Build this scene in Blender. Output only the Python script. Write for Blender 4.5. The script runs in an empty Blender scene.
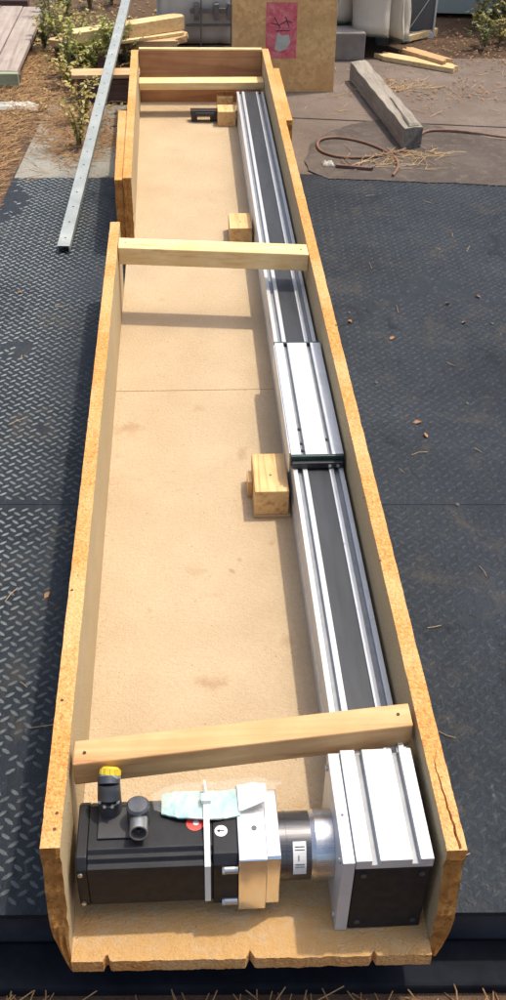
import bpy, bmesh, math, random
from mathutils import Vector, Matrix, noise as mn
random.seed(7)
scn = bpy.context.scene
COL = scn.collection
S = 1.35                      # layout units -> metres
R = math.radians

# ------------------------------------------------------------------ camera
F, PIT, YAW, ROL = 1052.2, R(38.31), R(4.304), R(1.452)     # focal length in photo pixels (1000 high)
CAM = Vector((.15486, -.57519, 1.08259))
fw = Vector((math.sin(YAW)*math.cos(PIT), math.cos(YAW)*math.cos(PIT), -math.sin(PIT)))
rt0 = Vector((math.cos(YAW), -math.sin(YAW), 0)); up0 = rt0.cross(fw)
RT = rt0*math.cos(ROL) + up0*math.sin(ROL); UP = -rt0*math.sin(ROL) + up0*math.cos(ROL)
cd = bpy.data.cameras.new('camera'); cam = bpy.data.objects.new('camera', cd); COL.objects.link(cam)
m = Matrix((RT, UP, -fw)).transposed().to_4x4(); m.translation = CAM*S
cam.matrix_world = m
cd.sensor_fit = 'VERTICAL'; cd.sensor_height = 24; cd.lens = 24*F/1000
cd.clip_start = .05; cd.clip_end = 500
scn.camera = cam
def ray(px, py): return fw + RT*((px-253)/F) - UP*((py-500)/F)
def pz(px, py, z=0.):
    d = ray(px, py); return CAM + d*((z-CAM.z)/d.z)
def pY(px, py, y):
    d = ray(px, py); return CAM + d*((y-CAM.y)/d.y)

# ------------------------------------------------------------------ sky, sun, exposure
sund = Vector((.34, .20, 1)).normalized()
w = bpy.data.worlds.new('World'); scn.world = w; w.use_nodes = True
nt = w.node_tree; bg = nt.nodes['Background']
sky = nt.nodes.new('ShaderNodeTexSky'); sky.sky_type = 'NISHITA'; sky.sun_disc = False; sky.dust_density = 5; sky.ozone_density = .6        # hazy summer sky
sky.sun_elevation = math.asin(sund.z); sky.sun_rotation = math.atan2(sund.x, sund.y)
nt.links.new(sky.outputs[0], bg.inputs[0]); bg.inputs[1].default_value = .15
sl = bpy.data.lights.new('sun', 'SUN'); sl.energy = 2.3; sl.angle = R(1.6); sl.color = (1, .91, .78)
so = bpy.data.objects.new('sun', sl); COL.objects.link(so); so.location = sund*20
so.rotation_euler = sund.to_track_quat('Z', 'Y').to_euler()
vs = scn.view_settings; vs.view_transform = 'Standard'; vs.look = 'None'; vs.exposure = .64; vs.gamma = 1

# ------------------------------------------------------------------ material helpers
def nodes(name):
    mt = bpy.data.materials.new(name); mt.use_nodes = True
    t = mt.node_tree; b = t.nodes['Principled BSDF']
    return mt, t, b
def N(t, typ, **kw):
    n = t.nodes.new(typ)
    for k, v in kw.items(): setattr(n, k, v)
    return n
def L(t, a, b): t.links.new(a, b)
def coords(t, st=(1,1,1), rot=(0,0,0)):
    tc = N(t, 'ShaderNodeTexCoord'); mp = N(t, 'ShaderNodeMapping')
    mp.inputs['Scale'].default_value = st; mp.inputs['Rotation'].default_value = rot
    L(t, tc.outputs['Object'], mp.inputs[0]); return mp.outputs[0]
def noise(t, co, scale, detail=5, rough=.6, dist=0):
    n = N(t, 'ShaderNodeTexNoise'); n.inputs['Scale'].default_value = scale; n.inputs['Detail'].default_value = detail
    n.inputs['Roughness'].default_value = rough; n.inputs['Distortion'].default_value = dist
    L(t, co, n.inputs['Vector']); return n.outputs['Fac']
def ramp(t, fac, stops):
    r = N(t, 'ShaderNodeValToRGB'); e = r.color_ramp.elements
    while len(e) < len(stops): e.new(.5)
    for k, (p, c) in enumerate(stops):
        e[k].position = p; e[k].color = (*c, 1) if len(c) == 3 else c
    L(t, fac, r.inputs[0]); return r.outputs[0]
def gray(t, fac, a, b): return ramp(t, fac, [(a, (0,0,0)), (b, (1,1,1))])
def mix(t, fac, a, b, mode='MIX'):
    n = N(t, 'ShaderNodeMix'); n.data_type = 'RGBA'; n.blend_type = mode
    for s, v in ((0, fac), (6, a), (7, b)):
        if isinstance(v, (int, float)): n.inputs[s].default_value = v
        elif isinstance(v, tuple): n.inputs[s].default_value = (*v, 1)
        else: L(t, v, n.inputs[s])
    return n.outputs[2]
def bump(t, b, h, strength, dist=.002):
    n = N(t, 'ShaderNodeBump'); n.inputs['Strength'].default_value = strength; n.inputs['Distance'].default_value = dist
    L(t, h, n.inputs['Height']); L(t, n.outputs[0], b.inputs['Normal'])
def M(name, c1, c2=None, scale=20, rough=.6, metal=0, bmp=0, bscale=None, st=(1,1,1), lo=.3, hi=.7, rvar=0, dist=.002, spec=.5, alpha=1):
    mt, t, b = nodes(name)
    co = coords(t, st)
    b.inputs['Roughness'].default_value = rough; b.inputs['Metallic'].default_value = metal
    b.inputs['Specular IOR Level'].default_value = spec; b.inputs['Alpha'].default_value = alpha
    c2 = c2 or c1
    f = noise(t, co, scale)
    L(t, ramp(t, f, [(lo, c1), (hi, c2)]), b.inputs['Base Color'])
    if rvar:
        f2 = noise(t, co, scale*1.7)
        L(t, ramp(t, f2, [(.3, (max(0, rough-rvar),)*3), (.7, (min(1, rough+rvar),)*3)]), b.inputs['Roughness'])
    if bmp: bump(t, b, noise(t, co, bscale or scale*3, 6), bmp, dist)
    return mt
def wood(name, c1, c2, c3, axis=0, gscale=9, rough=.65, bmp=.25, dirt=None):
    """sawn timber: grain stretched along axis, dark growth lines, patchy tone"""
    mt, t, b = nodes(name)
    st = [gscale]*3; st[axis] = gscale*.06
    co = coords(t, tuple(st))
    co2 = coords(t)
    g = noise(t, co, 5.5, 6, .62, 1.2)
    c = ramp(t, g, [(.28, c3), (.46, c1), (.72, c2)])
    p = noise(t, co2, 9, 4)
    c = mix(t, gray(t, p, .35, .75), c, mix(t, .55, c, c3))
    if dirt:
        d = noise(t, co2, 22, 6, .7)
        c = mix(t, gray(t, d, .52, .72), c, dirt)
    L(t, c, b.inputs['Base Color']); b.inputs['Roughness'].default_value = rough
    b.inputs['Specular IOR Level'].default_value = .3
    bump(t, b, g, bmp, .0015)
    return mt

MAT = {}
# particle board: cut edges coarse and orange, faces smooth and beige
def edge_mat():
    mt, t, b = nodes('chipboard_edge'); co = coords(t)
    v = N(t, 'ShaderNodeTexVoronoi'); v.inputs['Scale'].default_value = 230; L(t, co, v.inputs['Vector'])
    n1 = noise(t, co, 170, 5, .8); n2 = noise(t, co, 6, 4); n3 = noise(t, co, 90, 5, .75)
    c = ramp(t, n1, [(.32, (.32, .12, .03)), (.5, (.57, .275, .08)), (.70, (.70, .40, .15))])
    c = mix(t, gray(t, n2, .42, .62), c, mix(t, .45, c, (.66, .46, .23)))
    c = mix(t, gray(t, n3, .60, .70), c, (.20, .085, .025))
    L(t, c, b.inputs['Base Color']); b.inputs['Roughness'].default_value = .85; b.inputs['Specular IOR Level'].default_value = .2
    h = N(t, 'ShaderNodeMath', operation='ADD'); L(t, v.outputs['Distance'], h.inputs[0]); L(t, n3, h.inputs[1])
    bump(t, b, h.outputs[0], .9, .0025)
    return mt
MAT['edge'] = edge_mat()
def torn_mat():
    mt, t, b = nodes('chipboard_torn_end'); co = coords(t)
    n1 = noise(t, co, 120, 6, .75); n2 = noise(t, co, 30, 4)
    c = ramp(t, n1, [(.3, (.20, .075, .015)), (.5, (.46, .21, .055)), (.75, (.66, .38, .13))])
    c = mix(t, gray(t, n2, .45, .7), c, (.30, .125, .03))
    L(t, c, b.inputs['Base Color']); b.inputs['Roughness'].default_value = .9; b.inputs['Specular IOR Level'].default_value = .15
    bump(t, b, n1, 1, .005)
    return mt
MAT['torn'] = torn_mat()
def board_mat(name, base, lite, stains=()):
    mt, t, b = nodes(name); co = coords(t)
    n1 = noise(t, co, 420, 3, .8); n2 = noise(t, co, 5, 5, .6); n3 = noise(t, co, 45, 6, .7)
    c = ramp(t, n2, [(.3, base), (.7, lite)])
    c = mix(t, gray(t, n1, .3, .75), mix(t, .24, c, (.16, .09, .04)), c)
    c = mix(t, gray(t, n3, .63, .80), c, mix(t, .35, c, (.30, .16, .06)))
    wob = noise(t, co, 40, 5, .7)
    for (x, y, rx, ry, amt, col) in stains:
        g = N(t, 'ShaderNodeVectorMath', operation='SUBTRACT'); L(t, co, g.inputs[0]); g.inputs[1].default_value = (x, y, 0)
        s = N(t, 'ShaderNodeVectorMath', operation='MULTIPLY'); L(t, g.outputs[0], s.inputs[0]); s.inputs[1].default_value = (1/rx, 1/ry, 0)
        ln = N(t, 'ShaderNodeVectorMath', operation='LENGTH'); L(t, s.outputs[0], ln.inputs[0])
        ad = N(t, 'ShaderNodeMath', operation='MULTIPLY_ADD'); L(t, wob, ad.inputs[0]); ad.inputs[1].default_value = 2.6; L(t, ln.outputs['Value'], ad.inputs[2])
        f = ramp(t, ad.outputs[0], [(0, (1,)*3), (.5, (1,)*3), (1, (0,)*3)])
        mr = N(t, 'ShaderNodeMapRange'); L(t, ad.outputs[0], mr.inputs[0]); mr.inputs[1].default_value = 1.5; mr.inputs[2].default_value = 2.3
        mr.inputs[3].default_value = amt; mr.inputs[4].default_value = 0
        c = mix(t, mr.outputs[0], c, col)
    gr = noise(t, co, 115, 5, .7); g2 = noise(t, co, 260, 3, .6)
    c = mix(t, gray(t, gr, .35, .68), mix(t, .13, c, (.20, .11, .05)), c)
    L(t, c, b.inputs['Base Color']); b.inputs['Roughness'].default_value = .75; b.inputs['Specular IOR Level'].default_value = .25
    h = N(t, 'ShaderNodeMath', operation='ADD'); L(t, gr, h.inputs[0]); L(t, g2, h.inputs[1])
    bump(t, b, h.outputs[0], .8, .0035)
    return mt
def zs(px, py):
    p = pz(px, py, .019)*S; return p.x, p.y
ST = []
for px, py, rx, ry, a in ((216,683,.020,.012,.55),(200,680,.012,.008,.4),(132,428,.022,.02,.5),(120,430,.012,.02,.35),(232,571,.006,.005,.8),(240,560,.004,.004,.7),
                          (196,570,.018,.012,.28),(213,595,.02,.006,.25),(200,408,.014,.012,.35),(243,455,.016,.018,.5),(287,640,.012,.012,.35),(272,544,.006,.007,.6),
                          (118,455,.006,.012,.3),(178,490,.008,.003,.4),(165,300,.012,.01,.25),(212,200,.02,.02,.15),(150,610,.006,.006,.3),(140,480,.006,.004,.35)):
    x, y = zs(px, py); ST.append((x-.21*S, y-1.4*S, rx*1.5, ry*1.8, a, (.24, .12, .04)))
ST.append((.19*S-.21*S, -.03*S-1.4*S, 1.0, .30, .75, (.50, .275, .08)))
ST = [(x, y, rx_, ry_, a*.6 if k < len(ST)-1 else a, c) for k, (x, y, rx_, ry_, a, c) in enumerate(ST)]
MAT['floor'] = board_mat('hardboard_floor', (.475, .365, .228), (.56, .44, .285), ST)
MAT['face'] = board_mat('hardboard_face', (.50, .39, .22), (.58, .46, .275))
MAT['pine'] = wood('pine_bar', (.53, .315, .14), (.62, .40, .195), (.36, .175, .065), 0)
MAT['pine_pale'] = wood('pale_pine_bar', (.76, .56, .27), (.84, .68, .39), (.56, .33, .12), 0)
MAT['pine_y'] = wood('pine_block', (.68, .44, .19), (.78, .56, .28), (.38, .18, .06), 1)
MAT['ply'] = wood('plywood_end', (.42, .22, .10), (.52, .30, .15), (.26, .10, .045), 0, 5)
MAT['osb'] = None
def osb_mat():
    mt, t, b = nodes('strand_board'); co = coords(t, (60, 60, 60))
    v = N(t, 'ShaderNodeTexVoronoi'); v.inputs['Scale'].default_value = 1; v.inputs['Randomness'].default_value = 1; L(t, co, v.inputs['Vector'])
    c2 = coords(t); n = noise(t, c2, 9, 5); n3 = noise(t, c2, 160, 4, .7)
    c = mix(t, .35, ramp(t, v.outputs['Color'], [(.2, (.50, .28, .10)), (.8, (.72, .46, .19))]), (.62, .38, .15))
    c = mix(t, gray(t, n, .4, .75), c, (.52, .30, .115))
    c = mix(t, gray(t, n3, .60, .75), c, (.24, .12, .045))
    L(t, c, b.inputs['Base Color']); b.inputs['Roughness'].default_value = .75
    bump(t, b, v.outputs['Distance'], .3, .002); return mt
MAT['osb'] = osb_mat()
MAT['alu'] = M('brushed_aluminium', (.56, .585, .60), (.65, .67, .68), 30, .36, .4, .08, 400, (40, 1, 40), rvar=.06)
MAT['alu_top'] = M('milled_aluminium', (.56, .59, .61), (.66, .68, .69), 24, .42, .4, .06, 300, (30, 1, 30), rvar=.08)
def smudged(name, base, lite, metal):
    mt, t, b = nodes(name); co = coords(t)
    br = noise(t, coords(t, (50, .8, 50)), 16, 5, .7); sm_ = noise(t, co, 16, 6, .7, .8); sp = noise(t, co, 210, 3, .7)
    c = ramp(t, br, [(.25, base), (.75, lite)])
    c = mix(t, gray(t, sm_, .50, .72), c, mix(t, .35, c, (.30, .31, .31)))
    c = mix(t, gray(t, sp, .68, .76), c, (.22, .22, .21))
    L(t, c, b.inputs['Base Color']); b.inputs['Metallic'].default_value = metal
    L(t, ramp(t, sm_, [(.3, (.30,)*3), (.7, (.52,)*3)]), b.inputs['Roughness']); bump(t, b, br, .12, .001); return mt
MAT['alu_top'] = smudged('milled_aluminium_smudged', (.53, .56, .58), (.64, .66, .67), .4)
MAT['alu'] = smudged('extruded_aluminium_smudged', (.52, .55, .565), (.63, .65, .66), .4)
MAT['alu_dull'] = M('dull_aluminium', (.55, .58, .60), (.68, .70, .72), 25, .42, .7, .1, 150, rvar=.08)
MAT['belt'] = M('grey_cover_band', (.018, .022, .028), (.034, .039, .046), 14, .5, .0, .1, 200, (3, .5, 3), rvar=.08)
MAT['groove'] = M('dark_slot', (.20, .21, .22), (.28, .29, .30), 30, .45, .3)
MAT['polished'] = M('polished_plate', (.78, .79, .80), (.85, .86, .87), 18, .22, 1, .04, 200, rvar=.05)
MAT['black'] = M('black_cast_paint', (.007, .008, .010), (.014, .015, .018), 40, .5, 0, .12, 260, rvar=.08, spec=.3)
MAT['blackp'] = M('black_plastic', (.016, .017, .019), (.03, .03, .034), 50, .45, 0, .1, 300)
MAT['green_edge'] = M('dark_green_seal', (.012, .035, .032), (.02, .05, .045), 30, .4)
MAT['steel'] = M('turned_steel', (.50, .50, .50), (.66, .66, .65), 18, .26, .95, .05, 300, (1, 40, 40), rvar=.06)
MAT['dsteel'] = M('dark_oxide_steel', (.09, .09, .095), (.15, .15, .155), 18, .32, .85, .05, 300, (1, 30, 30), rvar=.08)
MAT['gunmetal'] = M('grey_connector_metal', (.06, .065, .075), (.11, .115, .125), 40, .4, .6, .1, 200, rvar=.08)
MAT['nickel'] = M('nickel_ring', (.42, .43, .42), (.56, .56, .54), 30, .34, .85, .05, 300)
MAT['yellow'] = M('yellow_plastic_cap', (.50, .36, .012), (.60, .45, .03), 60, .5)
MAT['white'] = M('white_label', (.62, .62, .61), (.70, .70, .69), 30, .5)
MAT['red'] = M('red_sticker', (.70, .05, .04), (.78, .08, .06), 60, .45)
MAT['ink'] = M('black_ink', (.02, .02, .025), None, 30, .6)
MAT['tie'] = M('milky_nylon', (.62, .66, .62), (.72, .76, .72), 20, .45)
def booklet_mat():
    mt, t, b = nodes('printed_booklet'); co = coords(t)
    n = noise(t, co, 28, 5, .65, .6); n2 = noise(t, co, 90, 3)
    c = ramp(t, n, [(.3, (.20, .37, .36)), (.45, (.31, .47, .45)), (.56, (.39, .53, .46)), (.72, (.46, .51, .36))])
    c = mix(t, gray(t, n2, .6, .7), c, (.25, .42, .48)); L(t, c, b.inputs['Base Color']); b.inputs['Roughness'].default_value = .35
    return mt
MAT['booklet'] = booklet_mat()
def film_mat():
    mt, t, b = nodes('clear_plastic_film'); co = coords(t)
    b.inputs['Base Color'].default_value = (.9, .93, .92, 1); b.inputs['Roughness'].default_value = .18
    b.inputs['Alpha'].default_value = .05; b.inputs['Specular IOR Level'].default_value = .7
    bump(t, b, noise(t, co, 90, 4, .6, 1), .6, .004); return mt
MAT['film'] = film_mat()
def plate_mat(name, lug):
    mt, t, b = nodes(name); co = coords(t)
    n = noise(t, co, 2.2, 6, .62); n2 = noise(t, co, 26, 6, .7); n3 = noise(t, co, 7, 8, .74, .8); n4 = noise(t, co, 170, 4, .7)
    sc = noise(t, coords(t, (1, .25, 1), (0, 0, .5)), 130, 5, .75, 1.5)
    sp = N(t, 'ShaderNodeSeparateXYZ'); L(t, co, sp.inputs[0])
    glint_x = N(t, 'ShaderNodeMath', operation='MULTIPLY_ADD'); L(t, n, glint_x.inputs[0]); glint_x.inputs[1].default_value = .5; L(t, sp.outputs[0], glint_x.inputs[2])
    glint = ramp(t, glint_x.outputs[0], [(.05, (1, 1, 1)), (.22, (0, 0, 0))])           # mask: sun glints painted into the lug colour on the left, also glossier there
    if lug: c = mix(t, glint, ramp(t, n, [(.3, (.019, .026, .034)), (.7, (.046, .057, .068))]), ramp(t, n, [(.3, (.13, .155, .155)), (.7, (.26, .29, .275))]))
    else: c = ramp(t, n, [(.3, (.0085, .0125, .0185)), (.7, (.024, .0315, .041))])
    c = mix(t, gray(t, n3, .54, .70), c, mix(t, .75, c, (.060, .052, .042)))         # dried mud
    c = mix(t, gray(t, n3, .32, .44), (.006, .008, .012), c)                         # oily patches
    c = mix(t, gray(t, n2, .60, .74), c, mix(t, .55, c, (.085, .073, .06)))
    c = mix(t, gray(t, sc, .60, .72), c, mix(t, .5, c, (.13, .145, .165)))             # scuffs
    L(t, c, b.inputs['Base Color'])
    b.inputs['Metallic'].default_value = .25
    b.inputs['Specular IOR Level'].default_value = .3
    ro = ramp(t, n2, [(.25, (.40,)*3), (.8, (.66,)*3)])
    if lug: ro = mix(t, glint, ro, (.32, .32, .32))
    L(t, ro, b.inputs['Roughness'])
    h = N(t, 'ShaderNodeMath', operation='ADD'); L(t, n2, h.inputs[0]); L(t, n4, h.inputs[1])
    h2 = N(t, 'ShaderNodeMath', operation='ADD'); L(t, h.outputs[0], h2.inputs[0]); L(t, sc, h2.inputs[1])
    bump(t, b, h2.outputs[0], .7, .0035); return mt
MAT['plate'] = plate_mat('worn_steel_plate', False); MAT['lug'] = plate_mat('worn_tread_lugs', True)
MAT['darksteel'] = M('dirty_dark_steel', (.018, .021, .03), (.05, .056, .07), 8, .55, .2, .4, 40, rvar=.1)
def ground_mat(name, cols, s=3, fine=90, bs=.7, patch=None):
    mt, t, b = nodes(name); co = coords(t)
    n = noise(t, co, s, 8, .65); f = noise(t, co, fine, 6, .75); g = noise(t, co, s*5, 6, .7)
    c = ramp(t, n, [(.28, cols[0]), (.5, cols[1]), (.72, cols[2])])
    c = mix(t, gray(t, f, .3, .7), mix(t, .35, c, (.03, .022, .016)), c)
    if patch: c = mix(t, gray(t, g, .5, .66), c, patch)
    L(t, c, b.inputs['Base Color']); b.inputs['Roughness'].default_value = .92; b.inputs['Specular IOR Level'].default_value = .2
    h = N(t, 'ShaderNodeMath', operation='ADD'); L(t, f, h.inputs[0]); L(t, g, h.inputs[1])
    bump(t, b, h.outputs[0], bs, .012); return mt
MAT['dirt'] = ground_mat('needle_covered_dirt', ((.07, .042, .028), (.13, .08, .05), (.19, .12, .075)), 2.5, 60, .9, (.12, .075, .045))
MAT['concrete'] = ground_mat('stained_concrete', ((.12, .095, .075), (.19, .15, .125), (.25, .205, .17)), 2.2, 120, .4, (.14, .11, .085))
MAT['pale_conc'] = ground_mat('pale_concrete', ((.20, .19, .16), (.28, .27, .23), (.34, .33, .28)), 4, 120, .4)
MAT['asphalt'] = ground_mat('old_asphalt', ((.075, .062, .054), (.11, .092, .08), (.15, .125, .108)), 4, 150, .6, (.14, .112, .09))
MAT['needle'] = M('dry_pine_needles', (.26, .135, .055), (.46, .29, .13), 25, .7)
MAT['straw'] = M('dry_straw', (.32, .21, .10), (.50, .36, .19), 25, .7)
MAT['rubber'] = M('black_rubber', (.008, .009, .012), (.016, .018, .024), 20, .95, 0, .3, 90, spec=.08)
MAT['rustnail'] = M('rusty_nail', (.05, .025, .012), (.10, .05, .025), 60, .8)
MAT['chips'] = M('brown_wood_chips', (.20, .10, .04), (.45, .28, .13), 60, .9)
MAT['galv'] = M('galvanised_steel', (.30, .33, .31), (.42, .45, .42), 14, .45, .45, .1, 90, rvar=.1)
MAT['lum_a'] = wood('fresh_split_plank', (.66, .50, .25), (.78, .64, .37), (.42, .24, .10), 0)
MAT['lum_b'] = wood('tan_plank', (.50, .34, .17), (.62, .46, .24), (.32, .17, .08), 0)
MAT['weath'] = wood('weathered_board', (.33, .27, .24), (.44, .37, .33), (.20, .155, .135), 1, 7, .85, .5, (.30, .31, .20))
MAT['algae'] = wood('mossy_board_end', (.30, .34, .22), (.42, .46, .30), (.18, .19, .12), 0, 9, .85)
MAT['beam'] = wood('dark_old_beam', (.15, .09, .075), (.22, .14, .11), (.07, .04, .035), 0, 8, .85, .5)
MAT['timber'] = wood('grey_weathered_timber', (.27, .245, .205), (.37, .335, .28), (.15, .125, .10), 1, 10, .85, .8, (.30, .25, .18))
MAT['timber_end'] = M('dark_timber_end', (.05, .05, .045), (.14, .13, .11), 60, .9, 0, .8, 120)
MAT['canvas'] = M('beige_canvas', (.42, .38, .30), (.55, .51, .42), 6, .85, 0, .35, 120, spec=.2)
MAT['hem'] = M('dark_green_hem', (.03, .05, .035), (.06, .085, .06), 20, .8)
MAT['tarp'] = M('grey_tarp', (.42, .40, .34), (.54, .52, .45), 7, .6, 0, .3, 40)
MAT['block'] = M('grey_concrete_block', (.17, .15, .13), (.26, .235, .21), 14, .9, 0, .7, 90)
MAT['ironbar'] = M('grey_iron', (.10, .10, .10), (.19, .185, .18), 25, .5, .4, .3, 90)
MAT['glass'] = M('dusty_dark_glass', (.07, .08, .085), (.12, .13, .135), 6, .2, 0, .1, 20)
MAT['frame'] = M('pale_metal_frame', (.55, .58, .58), (.68, .70, .69), 15, .4, .4)
MAT['cladding'] = M('grey_green_sheet', (.30, .36, .34), (.38, .44, .42), 4, .5, .1, .15, 12)
MAT['cable'] = M('rusty_cable', (.13, .065, .042), (.22, .12, .075), 40, .7, 0, .4, 200)
MAT['rag'] = M('dirty_white_plastic', (.36, .35, .29), (.52, .51, .44), 14, .8, 0, .3, 60)
MAT['pink'] = None
def pink_mat():
    mt, t, b = nodes('faded_pink_label'); co = coords(t)
    n = noise(t, co, 30, 5, .7, .8); n2 = noise(t, co, 75, 4, .7)
    c = ramp(t, n, [(.3, (.46, .05, .07)), (.5, (.60, .12, .14)), (.7, (.62, .28, .25))])
    c = mix(t, gray(t, n2, .63, .72), c, (.50, .30, .28))
    L(t, c, b.inputs['Base Color']); b.inputs['Roughness'].default_value = .6; return mt
MAT['pink'] = pink_mat()
def leaf_mat(name, a, b2, c3):
    mt, t, b = nodes(name); co = coords(t)
    L(t, ramp(t, noise(t, co, 16, 4), [(.3, a), (.5, b2), (.72, c3)]), b.inputs['Base Color']); b.inputs['Roughness'].default_value = .55
    b.inputs['Transmission Weight'].default_value = 0
    tr = N(t, 'ShaderNodeBsdfTranslucent'); tr.inputs[0].default_value = (*[min(1, v*1.4) for v in b2], 1)
    ms = N(t, 'ShaderNodeMixShader'); ms.inputs[0].default_value = .3
    L(t, b.outputs[0], ms.inputs[1]); L(t, tr.outputs[0], ms.inputs[2]); L(t, ms.outputs[0], t.nodes['Material Output'].inputs[0]); return mt
MAT['leaf'] = leaf_mat('weed_leaf', (.17, .21, .04), (.30, .33, .075), (.46, .44, .13))
MAT['leaf_dk'] = leaf_mat('dull_weed_leaf', (.10, .13, .045), (.17, .19, .065), (.28, .26, .10))
MAT['leaf_dry'] = leaf_mat('yellowing_leaf', (.28, .25, .07), (.40, .33, .10), (.50, .37, .15))
MAT['stem'] = M('weed_stem', (.14, .13, .05), (.22, .18, .08), 30, .7)
MAT['deadleaf'] = M('brown_leaf', (.22, .11, .05), (.36, .20, .10), 40, .8)

# ------------------------------------------------------------------ mesh helpers
class MB:
    def __init__(s): s.v = []; s.f = []; s.m = []
    def add(s, vs, fs, mi=0):
        o = len(s.v); s.v += [Vector(p) for p in vs]; s.f += [tuple(i+o for i in f) for f in fs]
        s.m += (mi if isinstance(mi, list) else [mi]*len(fs)); return s
    def hexa(s, p, mi=0):     # p: 4 bottom (ccw) + 4 top
        return s.add(p, [(3,2,1,0), (4,5,6,7), (0,1,5,4), (1,2,6,5), (2,3,7,6), (3,0,4,7)], mi)
    def box(s, x0, x1, y0, y1, z0, z1, mi=0):
        return s.hexa([(x0,y0,z0), (x1,y0,z0), (x1,y1,z0), (x0,y1,z0), (x0,y0,z1), (x1,y0,z1), (x1,y1,z1), (x0,y1,z1)], mi)
    def bar(s, a, b, w, h, up=(0,0,1), mi=0, mid=False):   # box from a to b, w wide, h tall above the line (centred if mid)
        a = Vector(a); b = Vector(b); d = (b-a).normalized(); sd = d.cross(Vector(up)).normalized(); u = sd.cross(d)
        lo = -h/2 if mid else 0; hi = h/2 if mid else h
        q = lambda p, i, j: p + sd*(i*w/2) + u*j
        return s.hexa([q(a,-1,lo), q(a,1,lo), q(b,1,lo), q(b,-1,lo), q(a,-1,hi), q(a,1,hi), q(b,1,hi), q(b,-1,hi)], mi)
    def prism(s, prof, axis, a, b, mi=0, capmi=None):      # prof: 2D ccw list in the plane normal to axis
        def P(u, v, t): return {0: (t, u, v), 1: (u, t, v), 2: (u, v, t)}[axis]
        n = len(prof); vs = [P(u, v, a) for u, v in prof] + [P(u, v, b) for u, v in prof]
        fs = [(i, (i+1) % n, n+(i+1) % n, n+i) for i in range(n)] + [tuple(range(n-1, -1, -1)), tuple(range(n, 2*n))]
        cm = capmi if capmi is not None else (0 if isinstance(mi, list) else mi)
        return s.add(vs, fs, ([mi]*n if not isinstance(mi, list) else mi) + [cm, cm])
    def cyl(s, a, b, r0, r1=None, n=20, mi=0, cap=True):
        a = Vector(a); b = Vector(b); r1 = r0 if r1 is None else r1
        d = (b-a).normalized(); e = d.orthogonal().normalized(); g = d.cross(e)
        vs = [a+(e*math.cos(k*2*math.pi/n)+g*math.sin(k*2*math.pi/n))*r0 for k in range(n)] + [b+(e*math.cos(k*2*math.pi/n)+g*math.sin(k*2*math.pi/n))*r1 for k in range(n)]
        fs = [(i, (i+1) % n, n+(i+1) % n, n+i) for i in range(n)]
        if cap: fs += [tuple(range(n-1, -1, -1)), tuple(range(n, 2*n))]
        return s.add(vs, fs, mi)
    def tube(s, pts, r, n=6, mi=0):
        pts = [Vector(p) for p in pts]; rs = r if isinstance(r, (list, tuple)) else [r]*len(pts); vs = []; fs = []; e = None
        for i, p in enumerate(pts):
            d = (pts[min(i+1, len(pts)-1)]-pts[max(i-1, 0)]).normalized()
            e = (d.orthogonal() if e is None else (e-d*e.dot(d))).normalized(); g = d.cross(e)
            vs += [p+(e*math.cos(k*2*math.pi/n)+g*math.sin(k*2*math.pi/n))*rs[i] for k in range(n)]
        for i in range(len(pts)-1):
            fs += [(i*n+k, i*n+(k+1) % n, (i+1)*n+(k+1) % n, (i+1)*n+k) for k in range(n)]
        fs += [tuple(range(n-1, -1, -1)), tuple(range((len(pts)-1)*n, len(pts)*n))]
        return s.add(vs, fs, mi)
    def build(s, name, mats, parent=None, bevel=0, smooth=False, off=None, recalc=True):
        off = Vector(off) if off is not None else (Vector(parent['_o']) if parent is not None and '_o' in parent else Vector((0,0,0)))
        me = bpy.data.meshes.new(name); me.from_pydata([(p-off)*S for p in s.v], [], s.f)
        for mm in (mats if isinstance(mats, (list, tuple)) else [mats]): me.materials.append(MAT[mm])
        me.polygons.foreach_set('material_index', s.m)
        if recalc:
            bm = bmesh.new(); bm.from_mesh(me); bmesh.ops.recalc_face_normals(bm, faces=bm.faces); bm.to_mesh(me); bm.free()
        if smooth: me.polygons.foreach_set('use_smooth', [True]*len(me.polygons))
        me.update()
        o = bpy.data.objects.new(name, me); COL.objects.link(o)
        if parent is not None: o.parent = parent; o['_o'] = tuple(off)
        else: o.location = off*S; o['_o'] = tuple(off)
        if bevel:
            bv = o.modifiers.new('bevel', 'BEVEL'); bv.width = bevel*S; bv.segments = 2; bv.limit_method = 'ANGLE'; bv.angle_limit = R(40)
        if smooth and len(me.polygons) < 4000:
            es = o.modifiers.new('split', 'EDGE_SPLIT'); es.split_angle = R(42)
        return o
def tag(o, label, cat, group=None):
    o['label'] = label; o['category'] = cat
    if group: o['group'] = group
    return o
def thing(name, loc, label, cat, group=None):
    o = bpy.data.objects.new(name, None); COL.objects.link(o); o.location = Vector(loc)*S; o['_o'] = tuple(loc); o.empty_display_size = .05
    return tag(o, label, cat, group)
def struct(o): o['kind'] = 'structure'; return o
def stuff(o): o['kind'] = 'stuff'; return o
def nz(*p): return mn.noise(Vector(p))
H, TB = .173, .019

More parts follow.
